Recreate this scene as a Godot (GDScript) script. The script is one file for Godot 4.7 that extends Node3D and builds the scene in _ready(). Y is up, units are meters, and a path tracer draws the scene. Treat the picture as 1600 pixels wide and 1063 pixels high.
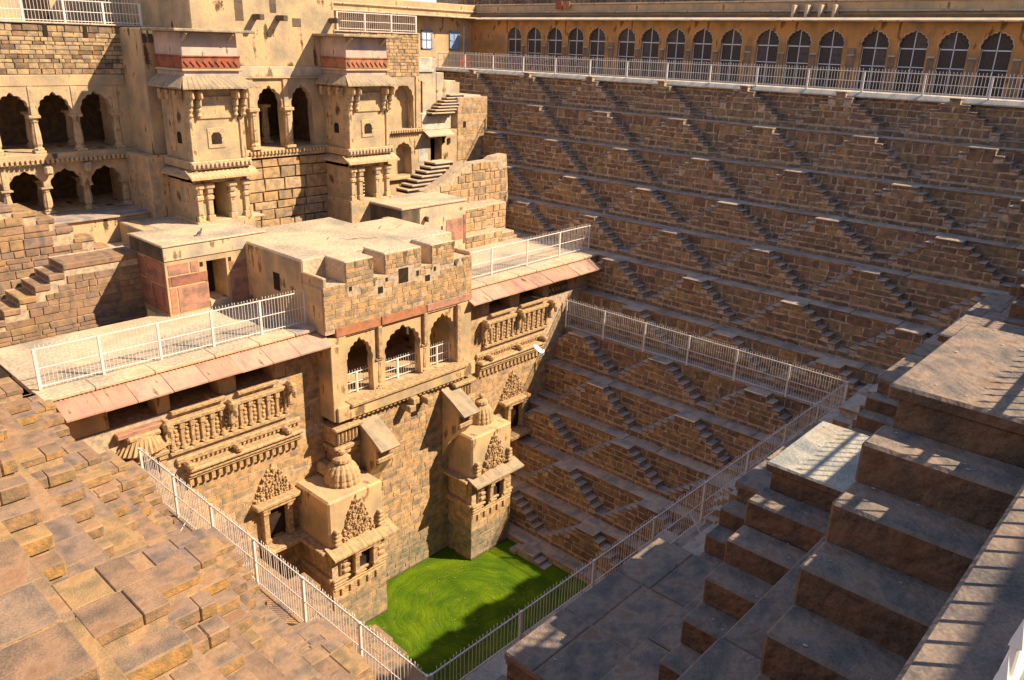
extends Node3D
# An ancient stepped well seen from its near corner. Origin at the photographer's eye; y up; the water lies 17.5 m below.

class MB:
	var v := PackedVector3Array()
	var n := PackedVector3Array()
	var c := PackedColorArray()
	var col := Color(1, 1, 1)
	var colored := false
	func tri(a: Vector3, b: Vector3, d: Vector3) -> void:
		v.append(a); v.append(d); v.append(b)
		if colored:
			c.append(col); c.append(col); c.append(col)
	func quad(a: Vector3, b: Vector3, d: Vector3, e: Vector3) -> void:
		tri(a, b, d); tri(a, d, e)
	func box(ct: Vector3, s: Vector3, bev := 0.0, bs := Basis()) -> void:
		var h := s * 0.5
		if bev <= 0.0:
			var p := []
			for i in 8:
				p.append(ct + bs * Vector3(h.x * (1 if i & 1 else -1), h.y * (1 if i & 2 else -1), h.z * (1 if i & 4 else -1)))
			quad(p[4], p[5], p[7], p[6]); quad(p[1], p[0], p[2], p[3])
			quad(p[5], p[1], p[3], p[7]); quad(p[0], p[4], p[6], p[2])
			quad(p[6], p[7], p[3], p[2]); quad(p[0], p[1], p[5], p[4])
			return
		bev = minf(bev, minf(h.x, minf(h.y, h.z)) * 0.9)
		var q := []
		for i in 8:
			var sg := Vector3(1 if i & 1 else -1, 1 if i & 2 else -1, 1 if i & 4 else -1)
			q.append([ct + bs * (sg * Vector3(h.x, h.y - bev, h.z - bev)), ct + bs * (sg * Vector3(h.x - bev, h.y, h.z - bev)), ct + bs * (sg * Vector3(h.x - bev, h.y - bev, h.z))])
		quad(q[4][2], q[5][2], q[7][2], q[6][2]); quad(q[1][2], q[0][2], q[2][2], q[3][2])
		quad(q[5][0], q[1][0], q[3][0], q[7][0]); quad(q[0][0], q[4][0], q[6][0], q[2][0])
		quad(q[6][1], q[7][1], q[3][1], q[2][1]); quad(q[0][1], q[1][1], q[5][1], q[4][1])
		# edges
		for e in [[4, 5, 1, 2, 0], [2, 3, 1, 2, 0], [6, 7, 1, 2, 1], [0, 1, 1, 2, 1]]:
			edge(q[e[0]][e[2]], q[e[1]][e[2]], q[e[1]][e[3]], q[e[0]][e[3]], ct)
		for e in [[5, 7, 0, 2], [4, 6, 0, 2], [1, 3, 0, 2], [0, 2, 0, 2]]:
			edge(q[e[0]][e[2]], q[e[1]][e[2]], q[e[1]][e[3]], q[e[0]][e[3]], ct)
		for e in [[7, 3, 0, 1], [6, 2, 0, 1], [5, 1, 0, 1], [4, 0, 0, 1]]:
			edge(q[e[0]][e[2]], q[e[1]][e[2]], q[e[1]][e[3]], q[e[0]][e[3]], ct)
		for i in 8:
			if (q[i][1] - q[i][0]).cross(q[i][2] - q[i][0]).dot(q[i][0] - ct) > 0:
				tri(q[i][0], q[i][1], q[i][2])
			else:
				tri(q[i][0], q[i][2], q[i][1])
	func edge(a: Vector3, b: Vector3, d: Vector3, e: Vector3, ct: Vector3) -> void:
		if (b - a).cross(d - a).dot((a + d) * 0.5 - ct) > 0:
			quad(a, b, d, e)
		else:
			quad(a, e, d, b)
	func bx(x0: float, x1: float, y0: float, y1: float, z0: float, z1: float, bev := 0.0) -> void:
		box(Vector3((x0 + x1) / 2, (y0 + y1) / 2, (z0 + z1) / 2), Vector3(absf(x1 - x0), absf(y1 - y0), absf(z1 - z0)), bev)
	func prism(poly: PackedVector2Array, fr: Transform3D, d0: float, d1: float) -> void:
		var t := Geometry2D.triangulate_polygon(poly)
		for i in range(0, t.size(), 3):
			var a := poly[t[i]]; var b := poly[t[i + 1]]; var d := poly[t[i + 2]]
			if (b - a).cross(d - a) < 0:
				var s := b; b = d; d = s
			tri(fr * Vector3(a.x, a.y, d1), fr * Vector3(b.x, b.y, d1), fr * Vector3(d.x, d.y, d1))
			tri(fr * Vector3(a.x, a.y, d0), fr * Vector3(d.x, d.y, d0), fr * Vector3(b.x, b.y, d0))
		for i in poly.size():
			var p := poly[i]; var q := poly[(i + 1) % poly.size()]
			quad(fr * Vector3(p.x, p.y, d0), fr * Vector3(q.x, q.y, d0), fr * Vector3(q.x, q.y, d1), fr * Vector3(p.x, p.y, d1))
	func lathe(prof: Array, segs: int, fr: Transform3D, rib := 0.0, ribs := 0) -> void:
		for i in prof.size() - 1:
			for k in segs:
				var P := []
				for j in [0, 1]:
					for m in [0, 1]:
						var a: float = TAU * (k + m) / segs
						var rr: float = prof[i + j].x
						if ribs > 0:
							rr *= 1.0 - rib * (0.5 + 0.5 * cos(a * ribs))
						P.append(fr * Vector3(cos(a) * rr, prof[i + j].y, -sin(a) * rr))
				quad(P[0], P[1], P[3], P[2])
	func tube(a: Vector3, b: Vector3, r: float, segs := 6) -> void:
		var d := (b - a).normalized()
		var s := d.cross(Vector3.UP if absf(d.y) < 0.9 else Vector3.RIGHT).normalized()
		var u := s.cross(d)
		for k in segs:
			var p := s * cos(TAU * k / segs) * r + u * sin(TAU * k / segs) * r
			var q := s * cos(TAU * (k + 1) / segs) * r + u * sin(TAU * (k + 1) / segs) * r
			edge(a + p, b + p, b + q, a + q, (a + b) * 0.5)
			edge(a, a + p, a + q, a, (a + b) * 0.5)
			edge(b, b + p, b + q, b, (a + b) * 0.5)
	func mesh(mat: Material, off := Vector3.ZERO) -> ArrayMesh:
		var arr := []
		arr.resize(Mesh.ARRAY_MAX)
		var w := v.duplicate()
		if off != Vector3.ZERO:
			for i in w.size():
				w[i] -= off
		arr[Mesh.ARRAY_VERTEX] = w
		if colored:
			arr[Mesh.ARRAY_COLOR] = c
		var m := ArrayMesh.new()
		m.add_surface_from_arrays(Mesh.PRIMITIVE_TRIANGLES, arr)
		m.surface_set_material(0, mat)
		return m

	func mesh2(side: Material, top: Material, off := Vector3.ZERO) -> ArrayMesh:
		# worn upper faces carry a coat of dust, the sides are bare stone
		var a := MB.new()
		var b := MB.new()
		for i in range(0, v.size(), 3):
			var up: bool = (v[i + 2] - v[i]).cross(v[i + 1] - v[i]).normalized().y > .5
			var t: MB = b if up else a
			for k in 3: t.v.append(v[i + k] - off)
		var m := a.mesh(side)
		var arr := []
		arr.resize(Mesh.ARRAY_MAX)
		arr[Mesh.ARRAY_VERTEX] = b.v
		m.add_surface_from_arrays(Mesh.PRIMITIVE_TRIANGLES, arr)
		m.surface_set_material(1, top)
		return m

var rng := RandomNumberGenerator.new()
var M := {}
var unit: Array[ArrayMesh] = []      # irregular dressed stones, one metre cubes to be scaled
var unit_v: Array = []
var cam_inv: Transform3D
var FX := Transform3D(Basis(Vector3(0, 0, 1), Vector3(0, 1, 0), Vector3(-1, 0, 0)), Vector3.ZERO)  # frame whose z looks to -x
const S := -17.5
const YL := [-1.22, -2.62, -3.95, -5.27, -6.53, -7.85, -9.24, -10.53, -11.84, -13.25, -14.54, -15.9, -17.2]
const ORD := ["topmost", "second", "third", "fourth", "fifth", "sixth", "seventh", "eighth", "ninth", "tenth", "eleventh", "twelfth"]

func _ready() -> void:
	rng.seed = 4
	sky_and_camera()
	materials()
	stones_kit()
	ground_and_water()
	right_side()
	left_side()
	near_side()
	near_gallery()
	gallery()
	pavilion()
	roof_rooms()
	rear_palace()
	rear_stairs()
	fences()
	small_things()

func sky_and_camera() -> void:
	var cam := Camera3D.new()
	cam.name = "camera"
	cam.fov = 46.30
	cam.near = 0.02
	cam.far = 400.0
	cam.rotation_order = EULER_ORDER_YXZ
	cam.rotation = Vector3(-0.355041, -0.830632, 0.0304034)
	add_child(cam)
	cam.current = true
	cam_inv = cam.transform.affine_inverse()
	var sky := ProceduralSkyMaterial.new()
	sky.sky_top_color = Color(0.42, 0.48, 0.60)
	sky.sky_horizon_color = Color(0.74, 0.74, 0.74)
	sky.ground_bottom_color = Color(0.30, 0.24, 0.18)
	sky.ground_horizon_color = Color(0.60, 0.60, 0.58)
	sky.sun_angle_max = 2.0
	sky.energy_multiplier = 0.82
	var env := Environment.new()
	env.background_mode = Environment.BG_SKY
	env.sky = Sky.new()
	env.sky.sky_material = sky
	env.tonemap_mode = Environment.TONE_MAPPER_LINEAR
	env.tonemap_exposure = 2.65
	env.sdfgi_enabled = true
	env.ssao_enabled = true
	env.ssil_enabled = true
	var we := WorldEnvironment.new()
	we.name = "world_environment"
	we.environment = env
	add_child(we)
	var sun := DirectionalLight3D.new()
	sun.name = "sun"
	sun.light_color = Color(1.0, 0.91, 0.79)
	sun.light_energy = 1.25
	sun.light_angular_distance = 0.5
	sun.shadow_enabled = true
	add_child(sun)
	sun.look_at_from_position(Vector3(72, 100, 88.5), Vector3.ZERO)

# ---------------------------------------------------------------- materials
func noise_image(seed_: int, freq: float, oct: int, type := FastNoiseLite.TYPE_SIMPLEX_SMOOTH) -> Image:
	var f := FastNoiseLite.new()
	f.seed = seed_
	f.noise_type = type
	f.frequency = freq
	f.fractal_octaves = oct
	return f.get_seamless_image(512, 512)

func blend_tex(fine: Image, coarse: Image, a: float, b: float, base: float, stain := 0.0, warm := 0.0) -> ImageTexture:
	var im := Image.create_empty(512, 512, false, Image.FORMAT_RGB8)
	for y in 512:
		for x in 512:
			var p := fine.get_pixel(x, y).r - 0.5
			var q := coarse.get_pixel(x, y).r - 0.5
			var k := base + a * p + b * q
			if stain > 0.0:
				var s := clampf((q + 0.25 * p - 0.16) * 6.0, 0.0, 1.0)
				k *= 1.0 - stain * s
			var w := warm * (q - p * 0.5)
			im.set_pixel(x, y, Color(clampf(k * (1.0 + w), 0, 1), clampf(k, 0, 1), clampf(k * (1.0 - w), 0, 1)))
	return ImageTexture.create_from_image(im)

func stain_tex(speck: Image, blot: Image, runs: Image, dark: float) -> ImageTexture:
	# pale wash with grit, soot blotches and rain marks where blotch and run coincide
	var im := Image.create_empty(512, 512, false, Image.FORMAT_RGB8)
	for y in 512:
		for x in 512:
			var p := speck.get_pixel(x, y).r - 0.5
			var q := blot.get_pixel(x, y).r - 0.5
			var w := runs.get_pixel(x, y).r - 0.5
			var st := clampf((q + 0.75 * w + 0.3 * p - 0.27) * 5.0, 0.0, 1.0)
			var k := (0.93 + 0.15 * p + 0.26 * q + 0.06 * w) * (1.0 - dark * st)
			var warm := 0.16 * (q - 0.6 * p) * (1.0 - st)
			im.set_pixel(x, y, Color(clampf(k * (1.0 + warm), 0, 1), clampf(k, 0, 1), clampf(k * (1.0 - warm), 0, 1)))
	return ImageTexture.create_from_image(im)

func mat(nm: String, r: float, g: float, b: float, tex: Texture2D = null, sc := 0.5, rough := 0.9, bump: Texture2D = null, bs := 1.0) -> StandardMaterial3D:
	var m := StandardMaterial3D.new()
	m.resource_name = nm
	m.albedo_color = Color(r, g, b).linear_to_srgb()
	m.roughness = rough
	m.metallic_specular = 0.3
	if tex:
		m.albedo_texture = tex
		m.uv1_triplanar = true
		m.uv1_world_triplanar = true
		m.uv1_scale = Vector3.ONE * sc
	if bump:
		m.heightmap_enabled = true
		m.heightmap_texture = bump
		m.heightmap_scale = bs
	M[nm] = m
	return m

func materials() -> void:
	var fine := noise_image(3, 0.045, 5)
	var mid := noise_image(5, 0.012, 5)
	var low := noise_image(9, 0.006, 4)
	var speck := noise_image(21, 0.16, 4)
	var sn := FastNoiseLite.new()
	sn.seed = 31; sn.frequency = 0.03; sn.fractal_octaves = 4
	var runs := sn.get_seamless_image(512, 64)
	runs.resize(512, 512, Image.INTERPOLATE_CUBIC)
	var grain := blend_tex(speck, mid, 0.38, 0.30, 0.88, 0.0, 0.2)
	var worn := blend_tex(speck, low, 0.30, 0.36, 0.90, 0.16, 0.12)
	var streak := stain_tex(speck, low, runs, 0.42)
	var sooty := stain_tex(speck, noise_image(44, 0.009, 5), runs, 0.55)
	var gritty := blend_tex(noise_image(51, 0.3, 3), noise_image(52, 0.012, 5), 0.30, 0.42, 0.88, 0.2, 0.15)
	var fine_t := ImageTexture.create_from_image(fine)
	var i := 0
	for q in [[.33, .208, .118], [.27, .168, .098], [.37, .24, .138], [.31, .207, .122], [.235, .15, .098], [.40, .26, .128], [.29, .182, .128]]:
		mat("shade_stone%d" % i, q[0], q[1], q[2], grain, 0.55, 0.92, fine_t, 1.0)  # same stone as the sunlit walls, darkened so shade sits in the colour
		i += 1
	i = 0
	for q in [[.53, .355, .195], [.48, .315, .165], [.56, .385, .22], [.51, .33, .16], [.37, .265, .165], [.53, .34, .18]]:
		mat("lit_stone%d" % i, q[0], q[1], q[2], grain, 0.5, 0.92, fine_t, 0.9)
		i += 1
	i = 0
	for q in [[.34, .218, .138], [.37, .242, .15], [.31, .20, .128], [.39, .252, .145], [.335, .23, .155], [.40, .26, .13], [.30, .21, .155]]:
		mat("paving%d" % i, q[0], q[1], q[2], worn, 0.75, 0.9, fine_t, 0.35)
		i += 1
	i = 0
	for q in [[.47, .375, .30], [.42, .34, .275], [.51, .405, .315]]:
		mat("tread%d" % i, q[0], q[1], q[2], worn, 0.4, 0.88, fine_t, 0.8)
		i += 1
	mat("mortar_shade", .58, .43, .30, grain, 0.8, 0.95)
	mat("mortar_lit", .58, .43, .29, grain, 0.8, 0.95)
	mat("mortar_dark", .10, .07, .045, grain, 0.8, 0.95)
	mat("plaster", .58, .395, .215, streak, 0.22, 0.92, fine_t, 0.6)
	mat("plaster_pale", .58, .44, .30, streak, 0.25, 0.92, fine_t, 0.6)
	mat("palace_plaster", .54, .385, .225, sooty, 0.17, 0.92, fine_t, 0.8)
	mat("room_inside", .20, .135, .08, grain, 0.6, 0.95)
	mat("plaster_pink", .58, .43, .36, streak, 0.25, 0.92)
	mat("plaster_orange", .54, .275, .10, streak, 0.25, 0.92)
	mat("soot", .16, .12, .085, worn, 0.4, 0.95, fine_t, 1.0)
	mat("roof_lime", .60, .465, .32, worn, 0.1, 0.92, fine_t, 1.0)
	mat("carved", .54, .36, .19, grain, 0.9, 0.92, fine_t, 1.2)
	mat("carved_rear", .56, .395, .23, streak, 0.5, 0.92, fine_t, 1.0)
	mat("slate", .42, .325, .215, worn, 0.5, 0.85, fine_t, 1.0)
	mat("red_band", .36, .12, .07, worn, 0.6, 0.9)
	mat("red_orange", .46, .205, .11, worn, 0.6, 0.9)
	i = 0
	for q in [[.42, .20, .135], [.36, .16, .11], [.46, .25, .17], [.33, .13, .09]]:
		mat("red_panel%d" % i, q[0], q[1], q[2], worn, 0.6, 0.88, fine_t, 0.5)
		i += 1
	i = 0
	for q in [[.38, .245, .12], [.34, .222, .125], [.41, .25, .10], [.31, .205, .12]]:
		mat("side%d" % i, q[0], q[1], q[2], grain, 0.9, 0.92, fine_t, 0.5)
		i += 1
	mat("eave_red0", .54, .325, .23, sooty, 0.35, 0.9, fine_t, 0.5)
	mat("eave_red1", .48, .265, .185, sooty, 0.3, 0.9, fine_t, 0.5)
	i = 0
	for q in [[.36, .275, .175], [.31, .245, .16], [.40, .29, .18], [.27, .225, .15]]:
		mat("water_stone%d" % i, q[0], q[1], q[2], grain, 0.5, 0.85, fine_t, 1.0)
		i += 1
	mat("wet_line", .11, .105, .055, grain, 0.8, 0.6)
	mat("gallery_stone", .30, .20, .135, worn, 0.5, 0.9)
	mat("mortar_left", .43, .30, .185, grain, 0.8, 0.95)
	i = 0
	for q in [[.46, .335, .195], [.40, .28, .16], [.50, .36, .21], [.30, .205, .125], [.52, .37, .20], [.22, .15, .095]]:
		mat("grime_stone%d" % i, q[0], q[1], q[2], grain, 0.5, 0.92, fine_t, 1.0)
		i += 1
	mat("gull_lime", .36, .35, .33, null, 1.0, 0.9)
	mat("dusty_pane", .13, .10, .085, worn, 1.5, 0.6)
	mat("pale_slab", .40, .38, .32, worn, 0.7, 0.88, fine_t, 0.8)
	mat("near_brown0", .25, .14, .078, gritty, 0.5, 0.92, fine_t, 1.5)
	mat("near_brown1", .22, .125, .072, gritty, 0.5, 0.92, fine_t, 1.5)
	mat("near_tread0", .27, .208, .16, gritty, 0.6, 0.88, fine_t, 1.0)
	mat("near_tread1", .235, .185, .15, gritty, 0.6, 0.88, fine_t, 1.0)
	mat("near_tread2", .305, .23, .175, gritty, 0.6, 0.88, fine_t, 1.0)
	mat("white_metal", .68, .63, .58, null, 1.0, 0.5)
	mat("window_white", .66, .66, .70, null, 1.0, 0.5)
	mat("window_blue", .22, .32, .50, null, 1.0, 0.5)
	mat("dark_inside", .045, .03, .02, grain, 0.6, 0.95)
	mat("dark_pane", .085, .065, .055, grain, 2.0, 0.5)
	mat("pale_wash", .60, .55, .45, worn, 0.5, 0.9)
	mat("ground", .40, .29, .19, worn, 0.1, 0.95)
	mat("orange_cloth", .75, .16, .02, null, 1.0, 0.8)
	mat("bird_grey", .10, .10, .11, null, 1.0, 0.7)
	mat("bird_white", .75, .75, .75, null, 1.0, 0.7)
	mat("wood", .16, .09, .05, grain, 2.0, 0.7)
	mat("flower_pink", .45, .14, .26, grain, 1.0, 0.8)
	mat("leaf_green", .07, .14, .05, grain, 1.0, 0.8)
	var vc := mat("stone_tints", 1, 1, 1, grain, 0.55, 0.92)
	vc.vertex_color_use_as_albedo = true
	# duckweed: swirled filaments
	var im := Image.create_empty(1024, 1024, false, Image.FORMAT_RGB8)
	var f := FastNoiseLite.new(); f.seed = 2; f.frequency = 0.035; f.fractal_octaves = 4
	var g := FastNoiseLite.new(); g.seed = 8; g.frequency = 0.008; g.fractal_octaves = 3
	var h := FastNoiseLite.new(); h.seed = 12; h.frequency = 0.22; h.fractal_octaves = 2
	for y in 1024:
		for x in 1024:
			var d := Vector2(x - 560, y - 470)
			var r := d.length()
			var wob := g.get_noise_2d(x, y)
			var a := d.angle() + 0.0015 * r
			var st := f.get_noise_2d(r * 2.2 + wob * 60.0, a * 20.0)
			var sp := h.get_noise_2d(x, y)
			var k := 0.92 + 0.13 * st + 0.10 * wob + 0.34 * sp
			var yel := clampf(0.5 + 0.7 * wob + 0.2 * st, 0, 1)
			im.set_pixel(x, y, Color(clampf(lerpf(.26, .36, yel) * k, 0, 1), clampf(lerpf(.39, .44, yel) * k, 0, 1), clampf(.03 * k, 0, 1)))
	var al := StandardMaterial3D.new()
	al.resource_name = "algae"
	al.albedo_texture = ImageTexture.create_from_image(im)
	al.roughness = 0.75
	al.metallic_specular = 0.25
	al.uv1_triplanar = true
	al.uv1_world_triplanar = true
	al.uv1_scale = Vector3.ONE / 10.0
	al.uv1_offset = Vector3(-0.97, 0, 1.98)
	al.heightmap_enabled = true
	al.heightmap_texture = fine_t
	al.heightmap_scale = 0.8
	M["algae"] = al

# ---------------------------------------------------------------- node helpers
func add_at(o: Node3D, called: String, par: Node) -> void:
	o.name = called
	par.add_child(o, true)

func world_of(p: Node) -> Vector3:
	var w := Vector3.ZERO
	while p != self:
		w += p.position
		p = p.get_parent()
	return w

func thing(called: String, label: String, category: String, at: Vector3, group := "", kind := "") -> Node3D:
	var o := Node3D.new()
	o.position = at
	add_at(o, called, self)
	tag(o, label, category, group, kind)
	return o

func tag(o: Node, label: String, category := "", group := "", kind := "") -> void:
	o.set_meta("label", label)
	if category: o.set_meta("category", category)
	if group: o.set_meta("group", group)
	if kind: o.set_meta("kind", kind)

func obj(called: String, mb: MB, m: Material, par: Node = self, at := Vector3.ZERO) -> MeshInstance3D:
	# world-space builder -> a mesh under par; at = its own base point in the world
	var o := MeshInstance3D.new()
	var base := world_of(par)
	o.position = at - base if at != Vector3.ZERO else Vector3.ZERO
	o.mesh = mb.mesh(m, base + o.position)
	add_at(o, called, par)
	return o

func obj2(called: String, mb: MB, side: Material, top: Material, par: Node) -> MeshInstance3D:
	var o := MeshInstance3D.new()
	o.mesh = mb.mesh2(side, top, world_of(par))
	add_at(o, called, par)
	return o

func struct(called: String, mb: MB, m: Material, label := "") -> MeshInstance3D:
	var o := obj(called, mb, m)
	o.set_meta("kind", "structure")
	if label: o.set_meta("label", label)
	return o

func boxp(called: String, par: Node, m: Material, x0: float, x1: float, y0: float, y1: float, z0: float, z1: float, bev := 0.0) -> MeshInstance3D:
	var mb := MB.new()
	mb.bx(x0, x1, y0, y1, z0, z1, bev)
	return obj(called, mb, m, par)

# ---------------------------------------------------------------- masonry
func stones_kit() -> void:
	for k in 20:
		var mb := MB.new()
		var wild := 1.0 if k < 10 else 2.6
		var f := []; var b := []
		for s in [Vector2(-.5, -.5), Vector2(.5, -.5), Vector2(.5, .5), Vector2(-.5, .5)]:
			var j := Vector2(rng.randf_range(-.035, .035), rng.randf_range(-.045, .045)) * wild
			b.append(Vector3(s.x + j.x, s.y + j.y, 0))
			f.append(Vector3((s.x + j.x) * 0.965, (s.y + j.y) * 0.93, rng.randf_range(.82, 1.0)))
		var mb_mid := []
		for i in 4:
			mb_mid.append(Vector3(b[i].x, b[i].y, 0.62))
		var top := Vector3(rng.randf_range(-.15, .15), rng.randf_range(-.15, .15), rng.randf_range(.95, 1.12))
		for i in 4:
			var j := (i + 1) % 4
			mb.quad(b[i], b[j], mb_mid[j], mb_mid[i])
			mb.quad(mb_mid[i], mb_mid[j], f[j], f[i])
			mb.tri(f[i], f[j], top)
		unit.append(mb.mesh(M.shade_stone0))
		unit_v.append(mb.v)

func score(p: Vector3, size: float) -> float:
	var q := cam_inv * p
	if q.z > -0.1:
		return 0.0
	var x := 1243.0 * q.x / -q.z
	var y := 1243.0 * q.y / -q.z
	if absf(x) > 815 or absf(y) > 545:
		return 0.0
	return size / -q.z

# stones: [Transform3D(world), material, parent, variant]
func masonry(out: Array, par: Node, fr: Transform3D, u0: float, u1: float, v0: float, v1: float, o: Dictionary) -> void:
	var hr: Array = o.get("h", [.16, .32])
	var lr: Array = o.get("l", [.2, .62])
	var gap: float = o.get("gap", .042)
	var dep: float = o.get("d", .014)
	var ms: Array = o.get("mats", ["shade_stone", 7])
	var keep: Variant = o.get("keep")
	var span: Variant = o.get("span")
	var v := v0
	while v < v1 - 0.05:
		var hh := rng.randf_range(hr[0], hr[1])
		if v1 - v - hh < hr[0] * 0.6:
			hh = v1 - v
		var a := u0
		var b := u1
		if span != null:
			var sp: Vector2 = span.call(v, v + hh)
			a = sp.x; b = sp.y
		var u := a
		while u < b - 0.03:
			var ll := rng.randf_range(lr[0], lr[1])
			if b - u - ll < lr[0] * 0.6:
				ll = b - u
			if keep == null or keep.call(u, u + ll, v, v + hh):
				var t := Transform3D(Basis(fr.basis.x * (ll - gap), fr.basis.y * (hh - gap), fr.basis.z * dep * rng.randf_range(.6, 1.4)), fr * Vector3(u + ll / 2, v + hh / 2, 0))
				var rough: bool = ms[0] == "shade_stone"
				if rough: t.basis = Basis(fr.basis.z, rng.randf_range(-.05, .05)) * t.basis
				out.append([t, ms[0] + str(rng.randi() % int(ms[1])), par, rng.randi() % 10 + (10 if rough else 0)])
			u += ll
		v += hh

func flush_stones(out: Array, th: Node3D, most := 300, called := "stone") -> void:
	var sc := []
	for i in out.size():
		var t: Transform3D = out[i][0]
		sc.append([score(t.origin, sqrt(t.basis.x.length() * t.basis.y.length())), i])
	sc.sort_custom(func(a, b): return a[0] > b[0] or (a[0] == b[0] and a[1] < b[1]))
	var rest := MB.new()
	rest.colored = true
	for k in sc.size():
		var s: Array = out[sc[k][1]]
		var t: Transform3D = s[0]
		if k < most and sc[k][0] > 0.0:
			var o := MeshInstance3D.new()
			o.mesh = unit[s[3]]
			o.material_override = M[s[1]]
			o.transform = Transform3D(t.basis, t.origin - world_of(s[2]))
			add_at(o, called, s[2])
		else:
			rest.col = M[s[1]].albedo_color.srgb_to_linear()
			var vs: PackedVector3Array = unit_v[s[3]]
			for p in vs:
				rest.v.append(t * p)
				rest.c.append(rest.col)
	if rest.v.size():
		var r := obj("small_" + called + "s", rest, M.stone_tints, th)
		r.set_meta("kind", "stuff")

# ---------------------------------------------------------------- ground, water
func ground_and_water() -> void:
	var g := MB.new()
	g.bx(-120, 160, -1.6, -1.32, 0.9, 120)
	g.bx(-120, -4.0, -1.6, -1.32, -120, 0.9)
	g.bx(38.0, 160, -1.6, -1.32, -120, 0.9)
	g.bx(-4.0, 38.0, -1.6, -1.32, -120, -42)
	struct("ground", g, M.ground, "dry ground around the stepped well")
	var w := MB.new()
	w.bx(9.0, 20.2, S - 0.6, S, -19.4, -10.4)
	struct("water", w, M.algae, "still water covered by bright green duckweed")
	var li := MB.new()
	for k in 120:
		li.box(Vector3(rng.randf_range(12.5, 18.6), S + .006, rng.randf_range(-18.2, -12.0)), Vector3(rng.randf_range(.02, .07), .008, rng.randf_range(.015, .03)), 0, Basis(Vector3.UP, rng.randf() * TAU))
	var lo := obj("leaves", li, M.paving3)
	lo.set_meta("kind", "stuff")
	lo.set_meta("label", "dry leaf scraps floating on the green duckweed")
	var b := MB.new()
	b.bx(4, 26, S - 1.4, S - 0.7, -30, -4)
	struct("well_floor", b, M.mortar_dark)

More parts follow.
